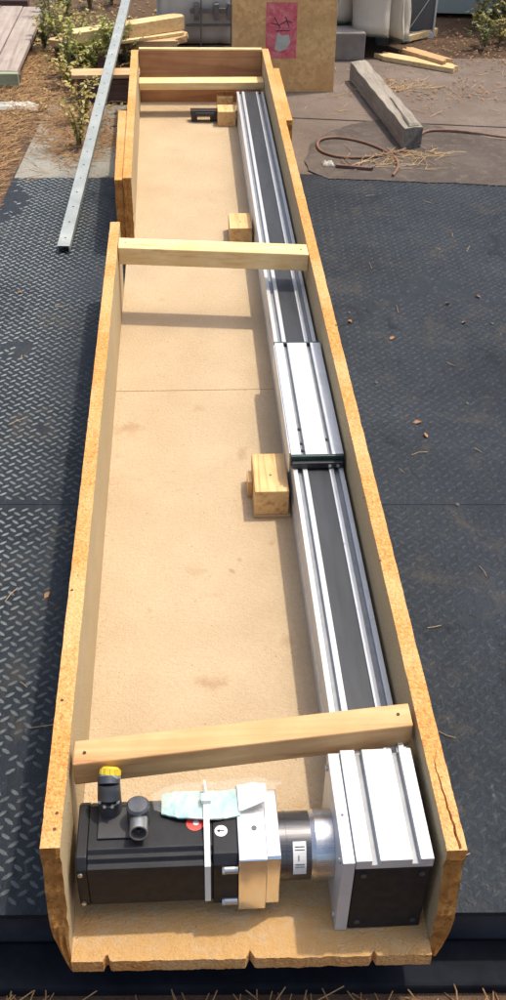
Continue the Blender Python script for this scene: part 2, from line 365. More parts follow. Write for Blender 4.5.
# ------------------------------------------------------------------ ground and deck
def near_y(x): return .062-.042*x
def far_y(x): return 2.252-.062*x
XL = lambda y: -.30 - .045*(2.25-y)        # left edge of the steel deck
g = MB()
ZU = -.006                                  # yard just under the plate top
xs = [-60, -6, -1.2] ; 
g.add([(-60, .30, ZU), (60, .30, ZU), (60, 60, ZU), (-60, 60, ZU)], [(0,1,2,3)])
yard = struct(g.build('yard_ground', 'dirt'))
g = MB(); g.add([(-60, -60, -.092), (60, -60, -.092), (60, .34, -.092), (-60, .34, -.092)], [(0,1,2,3)])
struct(g.build('lower_ground', 'dirt'))
for a_, b_ in ((-60, -.402), (1.905, 60)):
    g = MB(); g.box(a_, b_, .27, .315, -.13, .012); struct(g.build('kerb', 'pale_conc', bevel=.004))
# concrete apron on the far side of the deck, two slabs with an open joint, and the narrow strip on the left
g = MB(); g.hexa([(.20, 2.2, -.03), (2.6, 2.05, -.03), (2.6, 2.40, -.03), (.20, 2.722, -.03), (.20, 2.2, -.002), (2.6, 2.05, -.002), (2.6, 2.40, -.002), (.20, 2.722, -.002)])
ap = struct(g.build('concrete_apron', 'concrete', bevel=.002))
g = MB(); g.hexa([(.20, 2.728, -.03), (2.6, 2.407, -.03), (2.6, 3.32, -.03), (.20, 3.32, -.03), (.20, 2.728, -.001), (2.6, 2.407, -.001), (2.6, 3.32, -.001), (.20, 3.32, -.001)])
struct(g.build('concrete_slab', 'concrete', bevel=.002))
g = MB(); g.hexa([(-.31, 2.2, -.03), (.05, 2.2, -.03), (.03, 2.80, -.03), (-.275, 2.80, -.03), (-.30, 2.2, .001), (.05, 2.2, .001), (.03, 2.80, .001), (-.262, 2.80, .001)])
struct(g.build('concrete_strip', 'pale_conc', bevel=.003))
# asphalt patch, irregular
g = MB(); ring = []
pl = [(306,158),(312,143),(330,131),(352,124),(380,119),(410,121),(440,127),(470,134),(506,141),(560,150),(560,196),(506,186),(440,182),(380,180),(330,178),(308,170)]
cx = pz(400, 152, .002)
P0 = [pz(a, b, .002) for a, b in pl]
dense = []
for i, p in enumerate(P0):
    q = P0[(i+1) % len(P0)]
    for k in range(5):
        r = p.lerp(q, k/5); d = .012*nz(r.x*14, r.y*14, 3); dense.append((r.x+d, r.y+d, .002))
nn = len(dense)
g.add(dense + [(cx.x, cx.y, .003)], [(i, (i+1) % nn, nn) for i in range(nn)])
struct(g.build('asphalt_patch', 'asphalt'))

# steel deck: frame with fascia and lip, two tread plates
x0, x1 = -.5, 1.9
deck = MB()
fy = lambda x: near_y(x)+.012
deck.hexa([(XL(.1), fy(-.4), -.089), (x1, fy(x1), -.089), (x1, far_y(x1)-.01, -.089), (XL(2.25), far_y(-.3)-.01, -.089),
           (XL(.1), fy(-.4), -.0085), (x1, fy(x1), -.0085), (x1, far_y(x1)-.01, -.0085), (XL(2.25), far_y(-.3)-.01, -.0085)])
deck = struct(deck.build('steel_deck', 'darksteel'))
lip = MB()
for a, b in ((-.9, 2.0),):
    lip.hexa([(a, near_y(a)-.045, -.10), (b, near_y(b)-.045, -.10), (b, near_y(b)+.011, -.10), (a, near_y(a)+.011, -.10),
              (a, near_y(a)-.045, -.075), (b, near_y(b)-.045, -.075), (b, near_y(b)+.011, -.075), (a, near_y(a)+.011, -.075)])
lip.build('edge_lip', 'rubber', deck, bevel=.004)
sy = lambda x: .788-.035*x               # seam between the two plates
ang = R(-2.8); ca, sa = math.cos(ang), math.sin(ang)
def lugs(inside, seed):
    rnd = random.Random(seed); mb = MB()
    ax, ay = .0213, .0207
    for i in range(-30, 115):
        for j in range(-5, 130):
            for h in (0, 1):
                u = (i+.5*h)*ax; v = (j+.5*h)*ay
                x = u*ca - v*sa - .1; y = u*sa + v*ca
                if not inside(x, y): continue
                # worn away here and there
                if nz(x*5, y*5, 9) > .42 and rnd.random() < .6: continue
                th = ang + (R(38) if h else R(-38)) + rnd.uniform(-.05, .05)
                l, wd, ht = .0076*rnd.uniform(.92, 1.05), .0024, .0015*rnd.uniform(.7, 1.1)*min(1, max(.35, .85+1.1*nz(x*4, y*4, 5)))
                d = Vector((math.cos(th), math.sin(th), 0)); n_ = Vector((-d.y, d.x, 0)); c = Vector((x, y, .0))
                mb.add([c-d*l, c-d*l*.45-n_*wd, c+d*l*.45-n_*wd, c+d*l, c+d*l*.45+n_*wd, c-d*l*.45+n_*wd,
                        c-d*l*.5+Vector((0,0,ht)), c+d*l*.5+Vector((0,0,ht))],
                       [(0,1,6), (1,2,7,6), (2,3,7), (3,4,7), (4,5,6,7), (5,0,6)])
    return mb
def plate(name_seed, ya, yb):
    mb = MB(); n = 24
    xa = [XL(1.2)+(x1-XL(1.2))*k/n for k in range(n+1)]
    lo = [(x, ya(x)) for x in xa]; hi = [(x, yb(x)) for x in xa]
    lo[0] = (XL(ya(-.3)), ya(-.3)); hi[0] = (XL(yb(-.3)), yb(-.3))
    top = [(x, y, 0) for x, y in lo] + [(x, y, 0) for x, y in hi]; bot = [(x, y, -.008) for x, y, _ in top]; k2 = 2*(n+1)
    fs = []
    for k in range(n):
        a, b, c, d = k, k+1, n+1+k+1, n+1+k
        fs += [(a,b,c,d), (k2+d, k2+c, k2+b, k2+a), (a, k2+a, k2+b, b), (d, c, k2+c, k2+d)]
    fs += [(0, n+1, k2+n+1, k2), (n, k2+n, k2+2*n+1, 2*n+1)]
    mb.add(top+bot, fs); p = mb.build('deck_plate', 'plate', deck)
    ok = lambda x, y: x > XL(y)+.012 and x < x1-.012 and ya(x)+.008 < y < yb(x)-.008 and not (.012 < x < .40 and .05 < y < 2.7)
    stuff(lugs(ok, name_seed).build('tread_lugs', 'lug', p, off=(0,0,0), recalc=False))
plate(1, near_y, lambda x: sy(x)-.0006)
plate(2, lambda x: sy(x)+.0006, far_y)

# ------------------------------------------------------------------ crate
crate = thing('shipping_crate', (.21, 1.4, 0), 'long open chipboard shipping crate with pine crossbars, lying on the steel deck', 'crate')
def wall(name, x0f, x1f, y0, y1, z0, z1, front=None, crack=None, parent=crate, corner=None, ny=150, mats=('face','edge','torn'), rag=.0006, dense=.12):
    """upright chipboard: x0f/x1f give the two faces along y, front(z) shifts the torn near end"""
    ys = []
    k = max(10, int(ny*.45))
    ys = [y0+dense*i/k for i in range(k)] + [y0+dense+(y1-y0-dense)*i/(ny-k) for i in range(ny-k+1)]
    nzv = 14; mb = MB(); n = len(ys)
    zz = [z0+(z1-z0)*j/nzv for j in range(nzv+1)]
    front = front or (lambda z: 0)
    def Yf(i, z):
        y = ys[i]
        if i < k: 
            f = 1-i/k; y += front(z)*f
            if i == 0: y += .0035*nz(z*60, x0f(0)*9, 1)+.002*nz(z*160, 5, 1)
        return y
    cols = 6
    def top(i, c):
        y = Yf(i, z1); a, b = x0f(y), x1f(y); fr = c/(cols-1); z = z1
        x = a+(b-a)*fr
        ed = rag*nz(y*55, c*3.1, x0f(0)*20) + rag*.6*nz(y*170, c*7.7, 2)
        if c in (0, cols-1): z -= abs(ed)*1.3; x += ed
        else: z += ed*.35
        if crack:
            ck = crack(y)
            if ck is not None:
                pos, wd, dp = ck
                xs_ = [a, a+(b-a)*.25, pos-wd, pos, pos+wd, b]
                x = xs_[c] + (ed if c in (0, 5) else 0)
                if c == 3: z -= dp
        return Vector((x, y, z))
    V = []; F_ = []; Mi = []
    def vid(p): V.append(p); return len(V)-1
    T = [[vid(top(i, c)) for c in range(cols)] for i in range(n)]
    def side(right):
        G = []
        for i in range(n):
            row = []
            for j in range(nzv):
                y = Yf(i, zz[j]); x = (x1f if right else x0f)(y)
                if i == 0: x += .0018*nz(zz[j]*90, 3 if right else 8, 4)
                if corner and i < k and right == (corner > 0): x -= (-.0180*max(0, 1-zz[j]/.075)**1.5 if corner < 0 else .011*max(0, 1-zz[j]/.03))*(1-i/k)**.5
                row.append(vid(Vector((x, y, zz[j]))))
            row.append(T[i][cols-1 if right else 0]); G.append(row)
        return G
    A, B = side(False), side(True)
    for i in range(n-1):
        for c in range(cols-1): F_.append((T[i][c], T[i][c+1], T[i+1][c+1], T[i+1][c])); Mi.append(1)
        for j in range(nzv):
            F_.append((A[i][j], A[i][j+1], A[i+1][j+1], A[i+1][j])); Mi.append(0)
            F_.append((B[i][j], B[i+1][j], B[i+1][j+1], B[i][j+1])); Mi.append(0)
        F_.append((A[i][0], A[i+1][0], B[i+1][0], B[i][0])); Mi.append(0)
    for e, flip in ((0, False), (n-1, True)):
        mids = []
        for j in range(nzv+1):
            if j == nzv: mids.append([T[e][c] for c in range(1, cols-1)]); continue
            pa, pb = V[A[e][j]], V[B[e][j]]; row = []
            for c in range(1, cols-1):
                p = pa.lerp(pb, c/(cols-1)); 
                if e == 0: p.y += .004*nz(p.x*260, p.z*140, 7)
                row.append(vid(p))
            mids.append(row)
        for j in range(nzv):
            r0 = [A[e][j]]+mids[j]+[B[e][j]]; r1 = [A[e][j+1]]+mids[j+1]+[B[e][j+1]]
            for c in range(cols-1): F_.append((r0[c], r0[c+1], r1[c+1], r1[c])); Mi.append(2)
    mb.add(V, F_, Mi)
    return mb.build(name, list(mats), parent)
# near left wall: leaning torn end, broken bottom corner
def lf(z):
    t = 1-z/H; return .034*(1-t**1.2) - .002
wall('side_wall', lambda y: 0.0 + max(0, (.05-y))*.0, lambda y: .0195, 0.0, 1.515, 0, H, lf, corner=-1)
# right wall, one long board with a split near its front top corner
def ck(y):
    if .012 < y < .125:
        f = (y-.012)/.113; return (.4130-.0060*f+.0016*nz(y*90, 1, 1), .0010*(1-f)+.0005, .012*(1-f*.8))
    return None
def rf(z):
    t = 1-z/H; return .012 - .014*t + .0025*math.sin(t*9)
wall('side_wall', lambda y: .3995, lambda y: .4195, -.002, 2.79, 0, H, rf, ck, ny=220, corner=1)
# far left wall and its outer splice board
wall('side_wall', lambda y: .0165-(y-1.757)*.0125, lambda y: .0355-(y-1.757)*.0105, 1.757, 2.772, 0, H, None, ny=90, dense=.05)
wall('splice_board', lambda y: -.0025-(y-1.76)*.022, lambda y: .0155-(y-1.76)*.013, 1.760, 2.235, 0.0, H-.006, None, ny=60, mats=('edge','edge','torn'), dense=.05)
wall('splice_board', lambda y: .4205, lambda y: .4375, 2.15, 2.60, 0, H-.003, None, ny=60, mats=('edge','edge','torn'), dense=.05)
mb = MB(); mb.box(.0265, .3985, 2.772, 2.788, .0, H-.002, 0)
ep = mb.build('end_panel', 'ply', crate, bevel=.0012)
mb = MB(); mb.box(.0268, .3980, 2.7715, 2.7885, H-.0019, H+.0035); mb.build('top_strip', 'pine_pale', crate, bevel=.001)
# floor boards
def floor_board(y0, y1, ragged):
    mb = MB(); nx = 150 if ragged else 2; xa, xb = .0197, .3993
    notch = [(pz(107, 960, TB).x, .010, .0035), (pz(250, 953, TB).x, .010, .0045), (pz(374, 955, TB).x, .007, .003)]
    V = []; Fc = []; Mi = []
    for i in range(nx+1):
        x = xa+(xb-xa)*i/nx; y = y0; d = 0
        if ragged:
            d = -.004-.010*(x-xa)/.38 + .0016*nz(x*60, 2, 2)+.0008*nz(x*300, 1, 4)
            for nx_, dp, wd in notch:
                k = max(0, 1-abs(x-nx_+.0015*nz(x*500, 7, 1))/wd); d += dp*k
        z1 = TB - (abs(.0016*nz(x*70, 4, 8)) if ragged else 0)
        V += [Vector((x, y+d, 0)), Vector((x, y+d+(.0012*nz(x*200, 9, 9) if ragged else 0), TB*.5)), Vector((x, y+d+.0006, z1)), Vector((x, y+.03 if ragged else y+.001, TB)), Vector((x, y1, TB)), Vector((x, y1, 0))]
    for i in range(nx):
        a = i*6; b = a+6
        for k, mi in ((0, 1), (1, 1), (2, 0), (3, 0), (4, 1), (5, 1)):
            k1 = (k+1) % 6; Fc.append((a+k, b+k, b+k1, a+k1)); Mi.append(mi)
    Fc += [(0,1,2,3,4,5), tuple(nx*6+k for k in (5,4,3,2,1,0))]; Mi += [1, 1]
    mb.add(V, Fc, Mi); return mb.build('floor_board', ['floor', 'edge'], crate, off=(0,0,0) if False else None)
# object coordinates of the floor start at the crate root; the stain positions are shifted accordingly below
floor_board(0.0, 1.1015, True); floor_board(1.1025, 2.771, False)

def bar(name, a0, a1, b0, b1, z0, z1, mat, parent=crate, xa=.0200, xb=.3990, bev=.0018):
    """crossbar between the walls: near edge a0->a1, far edge b0->b1 (y at left and right)"""
    mb = MB(); mb.hexa([(xa,a0,z0), (xb,a1,z0), (xb,b1,z0), (xa,b0,z0), (xa,a0,z1), (xb,a1,z1), (xb,b1,z1), (xa,b0,z1)])
    return mb.build(name, mat, parent, bevel=bev)
bar('crossbar', .131, .1685, .163, .2005, .137, .172, 'pine', xa=.024, xb=.3945)
bar('crossbar', 1.392, 1.354, 1.440, 1.402, .136, .1725, 'pine_pale', xa=.0205)
bar('crossbar', 2.642, 2.650, 2.698, 2.706, .094, .115, 'pine_pale', xa=.0275)
for (px_, py_) in ((57, 813), (54.5, 829), (336, 325), (364, 497), (380, 560), (101, 300), (72, 590), (62, 700), (290, 150), (131, 90)):
    c = pz(px_, py_, H+.0004); mb = MB(); mb.cyl(c-Vector((0,0,.001)), c, .0019, n=9); mb.build('nail_head', 'rustnail', crate)
for k, (x_, y_) in enumerate(((.036, .146), (.380, .184), (.034, 1.416), (.385, 1.377))):
    mb = MB(); mb.cyl((x_, y_, .172), (x_, y_, .1731), .0019, n=9); mb.build('nail_head', 'rustnail', crate)
# chocks nailed to the floor against the actuator
def chock(x0, x1, y0, y1, z1, mat='pine_y', shim=True):
    mb = MB(); mb.box(x0, x1, y0, y1, TB+(.0055 if shim else .0), z1)
    o = mb.build('chock', mat, crate, bevel=.0015)
    if shim:
        mb = MB(); mb.box(x0-.001, x1+.0035, y0-.003, y1+.002, TB, TB+.0053); mb.build('shim', 'lum_b', o, bevel=.0008)
    cxn = (x0+x1)/2; cyn = y0+(y1-y0)*.42
    mb = MB(); mb.cyl((cxn, cyn, z1), (cxn, cyn, z1+.0006), .0021, n=10); mb.build('nail_head', 'ironbar', o)
    return o
c1 = chock(.2555, .3095, .722, .824, .071)
mb = MB(); mb.box(.2475, .2550, .775, .806, TB, .050); mb.build('side_cleat', 'pine_y', c1, bevel=.001)
chock(.2585, .3110, 1.735, 1.822, .060, shim=False)
c3 = chock(.2575, .3105, 2.548, 2.612, .062, shim=False)
chock(.2590, .3060, 2.640, 2.700, .074, shim=False)
mb = MB(); mb.box(.178, .257, 2.585, 2.612, .036, .052); mb.box(.192, .248, 2.578, 2.585, .038, .048); mb.box(.236, .2565, 2.588, 2.608, TB, .036); mb.box(.180, .198, 2.588, 2.608, TB, .036)
mb.build('stop_bracket', 'blackp', crate, bevel=.001)

rs_ = random.Random(77); mb = MB()
for k in range(420):
    x = rs_.uniform(.024, .31) if rs_.random() < .6 else (.0215+abs(rs_.gauss(0, .008))); y = rs_.uniform(.02, 2.72); a = rs_.uniform(0, 3.14); l = rs_.uniform(.0006, .0022); w2 = l*rs_.uniform(.2, .7)
    d = Vector((math.cos(a)*l, math.sin(a)*l, 0)); e = Vector((-math.sin(a)*w2, math.cos(a)*w2, 0)); c = Vector((x, y, TB+.0001)); u = Vector((0, 0, .0006))
    mb.add([c-d, c+e, c+d, c-e, c+u], [(0,3,4), (3,2,4), (2,1,4), (1,0,4)])
stuff(mb.build('wood_chips', 'chips', crate, recalc=False))
# ------------------------------------------------------------------ linear actuator with motor
act = thing('linear_actuator', (.35, 1.3, TB), 'long aluminium linear actuator with black servo motor, packed along the crate wall', 'actuator')
RX0, RX1, RZ = .3155, .3945, .100
RW = RX1-RX0
def rx(f): return RX0+RW*f
prof = [(rx(0), TB), (rx(1), TB), (rx(1), .045), (rx(.965), .048), (rx(.965), .060), (rx(1), .063), (rx(1), RZ), (rx(.91), RZ), (rx(.91), RZ-.007), (rx(.81), RZ-.007), (rx(.81), RZ), (rx(.715), RZ), (rx(.715), RZ-.004),
        (rx(.285), RZ-.004), (rx(.285), RZ), (rx(.19), RZ), (rx(.19), RZ-.007), (rx(.09), RZ-.007), (rx(.09), RZ), (rx(0), RZ), (rx(0), .063), (rx(.035), .060), (rx(.035), .048), (rx(0), .045)]
mids = [0]*len(prof); mids[8] = 1; mids[16] = 1
mb = MB(); mb.prism(prof, 1, .158, 2.612, mids); rail = mb.build('rail', ['alu', 'groove'], act, bevel=.0006)
mb = MB()
for k in range(40):
    pass
mb.box(rx(.29), rx(.71), .158, 2.610, RZ-.0038, RZ-.0022); mb.build('cover_band', 'belt', rail)
mb = MB(); mb.box(rx(.02), rx(.98), 2.6125, 2.628, TB, RZ-.004); mb.build('end_cap', 'blackp', act, bevel=.0015)
# carriage
CZ = .1205; cx0, cx1 = .3125, .3955; cw = cx1-cx0
def cfx(f): return cx0+cw*f
def slot_top(zb, zt, s=((.195, .275), (.70, .78)), d=.008):
    p = [(0, zb), (1, zb), (1, zt)]
    for a, b in reversed(s): p += [(b, zt), (b, zt-d), (a, zt-d), (a, zt)]
    return p + [(0, zt)]
pr = slot_top(RZ+.0006, CZ); prf = [(cfx(a), z) for a, z in pr]
mi = [0]*len(prf); mi[4] = 1; mi[8] = 1
mb = MB(); mb.prism(prf, 1, .752, 1.098, mi); car = mb.build('carriage', ['alu_top', 'groove'], act, bevel=.0007)
mb = MB()
mb.box(cfx(-.03), cfx(0)-.0004, .757, 1.092, RZ-.018, CZ-.001); mb.build('side_skirt', 'alu_dull', car, bevel=.0006)
for ya, yb in ((.7470, .7516), (1.0984, 1.103)):
    mb = MB(); mb.box(cfx(-.01), cfx(1.0), ya, yb, RZ+.0008, CZ-.0005); mb.build('wiper', 'green_edge', car, bevel=.0008)
mb = MB(); mb.box(cfx(.02), cfx(.98), .7405, .7466, RZ+.0008, CZ-.009); mb.build('end_cover', 'blackp', car, bevel=.0008)
for f in (.73, .88):
    mb = MB(); mb.cyl((cfx(f), .7406, RZ+.006), (cfx(f), .7388, RZ+.006), .0026, n=12); mb.build('screw', 'nickel', car)
for k, (fx, y) in enumerate(((.236, .79), (.236, .83), (.236, .77), (.74, .80))):
    mb = MB(); mb.cyl((cfx(fx), y, CZ-.0078), (cfx(fx), y, CZ-.0045), .0022, n=10); mb.build('screw', 'gunmetal', car)
# end block
BX0, BX1, BY0, BY1, BZ = .3125, .3915, .0185, .1560, .1490
pr = slot_top(BZ-.014, BZ, ((.205, .305), (.725, .825)), .0075); prf = [(BX0+(BX1-BX0)*a, z) for a, z in pr]
mi = [0]*len(prf); mi[4] = 1; mi[8] = 1
mb = MB(); mb.prism(prf, 1, BY0-.001, BY1, mi, 0); blk = mb.build('drive_block', ['alu_top', 'groove'], act, bevel=.0007)
mb = MB(); mb.box(BX0+.0004, BX1-.0004, BY0+.0005, BY1-.001, TB+.001, BZ-.0142); mb.build('housing', 'black', blk, bevel=.0015)
for (fx, z) in ((.12, .035), (.88, .035), (.12, .122), (.88, .122)):
    x = BX0+(BX1-BX0)*fx
    mb = MB(); mb.cyl((x, BY0+.0006, z), (x, BY0-.0012, z), .0032, n=12); mb.build('screw', 'gunmetal', blk)
mb = MB(); mb.box(.3770, .3920, .1562, .1640, .118, .1415); mb.box(.379, .386, .1562, .170, .1415, .1445); mb.build('end_stop', 'alu_dull', blk, bevel=.0008)
mb = MB(); mb.box(.3205, .3360, .1562, .1615, .112, .140); mb.build('end_stop', 'alu_dull', blk, bevel=.0008)
mb = MB(); mb.box(.2990, .3120, BY0-.0005, BY1-.001, TB+.0008, .1455); sp = mb.build('mounting_plate', 'alu_top', act, bevel=.0009)
for (y, z) in ((.030, .032), (.145, .032), (.030, .133), (.145, .133)):
    mb = MB(); mb.cyl((.2992, y, z), (.2968, y, z), .0035, n=12); mb.build('screw', 'nickel', sp)
mb = MB(); mb.cyl((.3055, .075, .1455), (.3055, .075, .1459), .0016, n=10); mb.build('dowel', 'gunmetal', sp)
# gearhead (round), adapter plates, motor
AY, AZ = .0855, .0790
mb = MB(); mb.cyl((.2795, AY, AZ), (.2988, AY, AZ), .0375, n=48); mb.cyl((.2745, AY, AZ), (.2796, AY, AZ), .0358, .0375, n=48, cap=False)
gh = mb.build('gearhead_flange', 'steel', act, smooth=True)
mb = MB(); mb.cyl((.2402, AY, AZ), (.2745, AY, AZ), .0358, n=48); mb.cyl((.2480, AY, AZ), (.2490, AY, AZ), .0364, n=48); gr_ = mb.build('gearhead', 'dsteel', act, smooth=True)
def patch(x0, x1, a0, a1, r, name, mat, parent, n=10):
    mb = MB(); vs = []
    for rr in (r, r+.0003):
        for k in range(n+1):
            a = R(a0+(a1-a0)*k/n)
            for x in (x0, x1): vs.append((x, AY+math.cos(a)*rr, AZ+math.sin(a)*rr))
    o = 2*(n+1); fs = []
    for k in range(n):
        a, b, c, d = 2*k, 2*k+1, 2*k+3, 2*k+2
        fs += [(o+a, o+b, o+c, o+d), (d, c, b, a), (a, o+a, o+d, d), (b, c, o+c, o+b)]
    fs += [(0, 1, o+1, o), (2*n, o+2*n, o+2*n+1, 2*n+1)]
    mb.add(vs, fs); return mb.build(name, mat, parent)
lab = patch(.2545, .2685, 118, 178, .0360, 'type_label', 'white', gr_)
for k, (a, b) in enumerate(((126, 127.2), (131, 132), (140, 150), (156, 157), (161, 162))):
    patch(.2600 if k == 2 else .2565, .2608 if k == 2 else .2668, a, b, .0364, 'print', 'ink', lab, 4)
def rsq(cy, cz, h, ch):   # square with chamfered corners in y,z
    return [(cy-h+ch, cz-h), (cy+h-ch, cz-h), (cy+h, cz-h+ch), (cy+h, cz+h-ch), (cy+h-ch, cz+h), (cy-h+ch, cz+h), (cy-h, cz+h-ch), (cy-h, cz-h+ch)]
mb = MB(); mb.prism(rsq(AY, AZ, .0465, .0015), 0, .1962, .2255); pl1 = mb.build('adapter_plate', 'polished', act, bevel=.0008)
mb = MB(); mb.prism(rsq(AY, AZ+.001, .0435, .003), 0, .2257, .2400); mb.build('adapter_plate', 'polished', act, bevel=.0008)
hx = pz(254, 828, AZ+.0465)
mb = MB(); mb.cyl((hx.x, hx.y, AZ+.0466), (hx.x, hx.y, AZ+.0469), .0030, n=14); mb.build('set_screw', 'gunmetal', pl1)
mb = MB(); mb.prism(rsq(AY, AZ, .0440, .009), 0, .1700, .1960); fl = mb.build('motor_flange', 'black', act, bevel=.0012)
for z in (AZ+.0285, AZ-.0300):
    mb = MB(); mb.cyl((.1815, AY-.0445, z), (.1955, AY-.0445, z), .0046, n=14); mb.cyl((.1790, AY-.0445, z), (.1815, AY-.0445, z), .0052, n=6); mb.build('flange_bolt', 'nickel', fl, smooth=True)
# motor body with finned sides
mp = [(AY-.030, AZ-.0425), (AY+.030, AZ-.0425), (AY+.0425, AZ-.030), (AY+.0425, AZ+.030), (AY+.028, AZ+.0440), (AY-.0250, AZ+.0440), (AY-.0290, AZ+.0395), (AY-.0330, AZ+.0395), (AY-.0360, AZ+.0345), (AY-.0425, AZ+.0345), (AY-.0425, AZ-.030)]
mb = MB(); mb.prism(mp, 0, .0400, .1698); mot = mb.build('motor_body', 'black', act, bevel=.0012)
mb = MB(); mb.prism(rsq(AY, AZ, .0420, .010), 0, .0285, .0398); ec = mb.build('motor_end_cap', 'black', act, bevel=.0015)
for z in (AZ+.026, AZ-.026):
    mb = MB(); mb.cyl((.0330, AY-.0418, z), (.0330, AY-.0440, z), .0027, n=10); mb.build('screw', 'nickel', ec)
mb = MB(); mb.box(.0500, .0880, AY-.014, AY+.024, AZ+.0442, AZ+.0470); bs = mb.build('connector_base', 'blackp', mot, bevel=.001)
# angled power connector with a yellow dust cap, and the second one facing the viewer
TZ = AZ+.0470
c1b = pz(110, 812, TZ)
mb = MB(); q = Vector((c1b.x+.0005, c1b.y+.004, TZ))
mb.cyl(q, q+Vector((0,0,.020)), .0125, n=24); mb.cyl(q+Vector((0,0,.020)), q+Vector((0,.008,.034)), .0125, .0118, n=24); mb.cyl(q+Vector((0,.0065,.0335)), q+Vector((0,.013,.0375)), .0118, n=24)
cn = mb.build('power_connector', 'gunmetal', act, smooth=True)
for k in range(4):
    a = R(200+k*45); mb = MB(); pp = q+Vector((math.cos(a)*.0105, math.sin(a)*.0105, .0195)); mb.cyl(pp, pp+Vector((0,-.0035,.002)), .0017, n=8); mb.build('screw', 'nickel', cn)
e = q+Vector((.0008,.012,.0365)); dv = Vector((.10, .80, .60)).normalized()
mb = MB(); mb.cyl(e, e+dv*.003, .0116, n=24); mb.build('collar', 'nickel', cn, smooth=True)
mb = MB(); mb.cyl(e+dv*.003, e+dv*.0095, .0106, .0100, n=24, cap=False); mb.cyl(e+dv*.0095, e+dv*.0115, .0100, .0078, n=24, cap=False); mb.cyl(e+dv*.0115, e+dv*.0120, .0078, .0050, n=24)
for k in range(12):
    a = k*math.pi/6; o1 = dv.orthogonal().normalized(); o2 = dv.cross(o1); w2 = (o1*math.cos(a)+o2*math.sin(a))*.0104; mb.cyl(e+dv*.0035+w2, e+dv*.009+w2*.96, .0011, n=6)
mb.build('dust_cap', 'yellow', cn, smooth=True)
c2b = pz(139, 822, AZ+.044)
mb = MB(); q = Vector((c2b.x, c2b.y+.002, AZ+.0441))
mb.cyl(q, q+Vector((0,0,.026)), .0122, n=24); mb.cyl(q+Vector((0,0,.026)), q+Vector((0,0,.0285)), .0122, .0100, n=24)
cn2 = mb.build('signal_connector', 'gunmetal', act, smooth=True)
mb = MB(); a = q+Vector((.0005,-.006,.0130)); b = q+Vector((.0012,-.0285,.0185))
mb.cyl(a, b, .0095, n=24, cap=False); mb.cyl(b, a.lerp(b, .55), .0080, n=24, cap=False)
d = (b-a).normalized(); e_ = d.orthogonal().normalized(); g_ = d.cross(e_); n = 24
ra = [b+(e_*math.cos(k*2*math.pi/n)+g_*math.sin(k*2*math.pi/n))*.0095 for k in range(n)]; rb = [b+(e_*math.cos(k*2*math.pi/n)+g_*math.sin(k*2*math.pi/n))*.0080 for k in range(n)]
mb.add(ra+rb, [(i, (i+1) % n, n+(i+1) % n, n+i) for i in range(n)])
rg = mb.build('threaded_ring', 'nickel', cn2, smooth=True)
mb = MB(); mb.cyl(a, a.lerp(b, .62), .0078, n=20); mb.cyl(a.lerp(b,.6), a.lerp(b, .9), .0022, n=10); mb.build('socket', 'blackp', rg, smooth=True)
# round stickers on the motor top
def disc(name, c, r, mat, parent, n=20, h=.0003):
    mb = MB(); mb.cyl(c, (c[0], c[1], c[2]+h), r, n=n); return mb.build(name, mat, parent)
TM = AZ+.0441
r1 = pz(197, 823, TM); rs = disc('warning_sticker', (r1.x-.002, r1.y, TM), .0095, 'red', mot)
disc('print', (r1.x-.001, r1.y, TM+.0004), .0032, 'white', rs)
r2 = pz(221, 831, AZ+.0440); rs2 = disc('round_sticker', (r2.x, r2.y, AZ+.0441), .0068, 'white', fl)
mb = MB(); mb.box(r2.x-.0038, r2.x+.0034, r2.y-.0006, r2.y+.0006, AZ+.0445, AZ+.0447); mb.add([(r2.x-.0045, r2.y, AZ+.0445), (r2.x-.0015, r2.y-.0022, AZ+.0445), (r2.x-.0015, r2.y+.0022, AZ+.0445), (r2.x-.0045, r2.y, AZ+.0447), (r2.x-.0015, r2.y-.0022, AZ+.0447), (r2.x-.0015, r2.y+.0022, AZ+.0447)], [(0,2,1), (3,4,5), (0,1,4,3), (1,2,5,4), (2,0,3,5)])
mb.build('print', 'ink', rs2)

# cable tie round the motor, over the papers
tx0, tx1 = .1610, .1672
def tie_ring(grow):
    p = [(AY-.0425-grow, AZ-.030), (AY-.030, AZ-.0425-grow), (AY+.030, AZ-.0425-grow), (AY+.0425+grow, AZ-.030), (AY+.0425+grow, AZ+.034), (AY+.034, AZ+.0535+grow), (AY+.010, AZ+.0535+grow), (AY-.0265, AZ+.0445+grow), (AY-.0425-grow, AZ+.0345)]
    return p
mb = MB(); a, b = tie_ring(.0004), tie_ring(.0016); n = len(a)
vs = [(tx0, y, z) for y, z in a]+[(tx1, y, z) for y, z in a]+[(tx0, y, z) for y, z in b]+[(tx1, y, z) for y, z in b]; fs = []
for i in range(n):
    j = (i+1) % n; fs += [(i, j, n+j, n+i), (2*n+i, 3*n+i, 3*n+j, 2*n+j), (i, 2*n+i, 2*n+j, j), (n+i, n+j, 3*n+j, 3*n+i)]
mb.add(vs, fs)
tr = thing('cable_tie', (.164, AY, TB), 'milky white plastic cable tie strapped around the black motor', 'cable tie')
mb.build('strap', 'tie', tr, bevel=.0003)
mb = MB(); mb.box(tx0-.0022, tx1+.0022, AY+.018, AY+.028, AZ+.0549, AZ+.0605); mb.build('locking_head', 'tie', tr, bevel=.0006)
mb = MB(); mb.tube([(.164, AY+.028, AZ+.058), (.1635, AY+.036, AZ+.061), (.1625, AY+.044, AZ+.060)], .0014, 6); mb.build('tail', 'tie', tr)

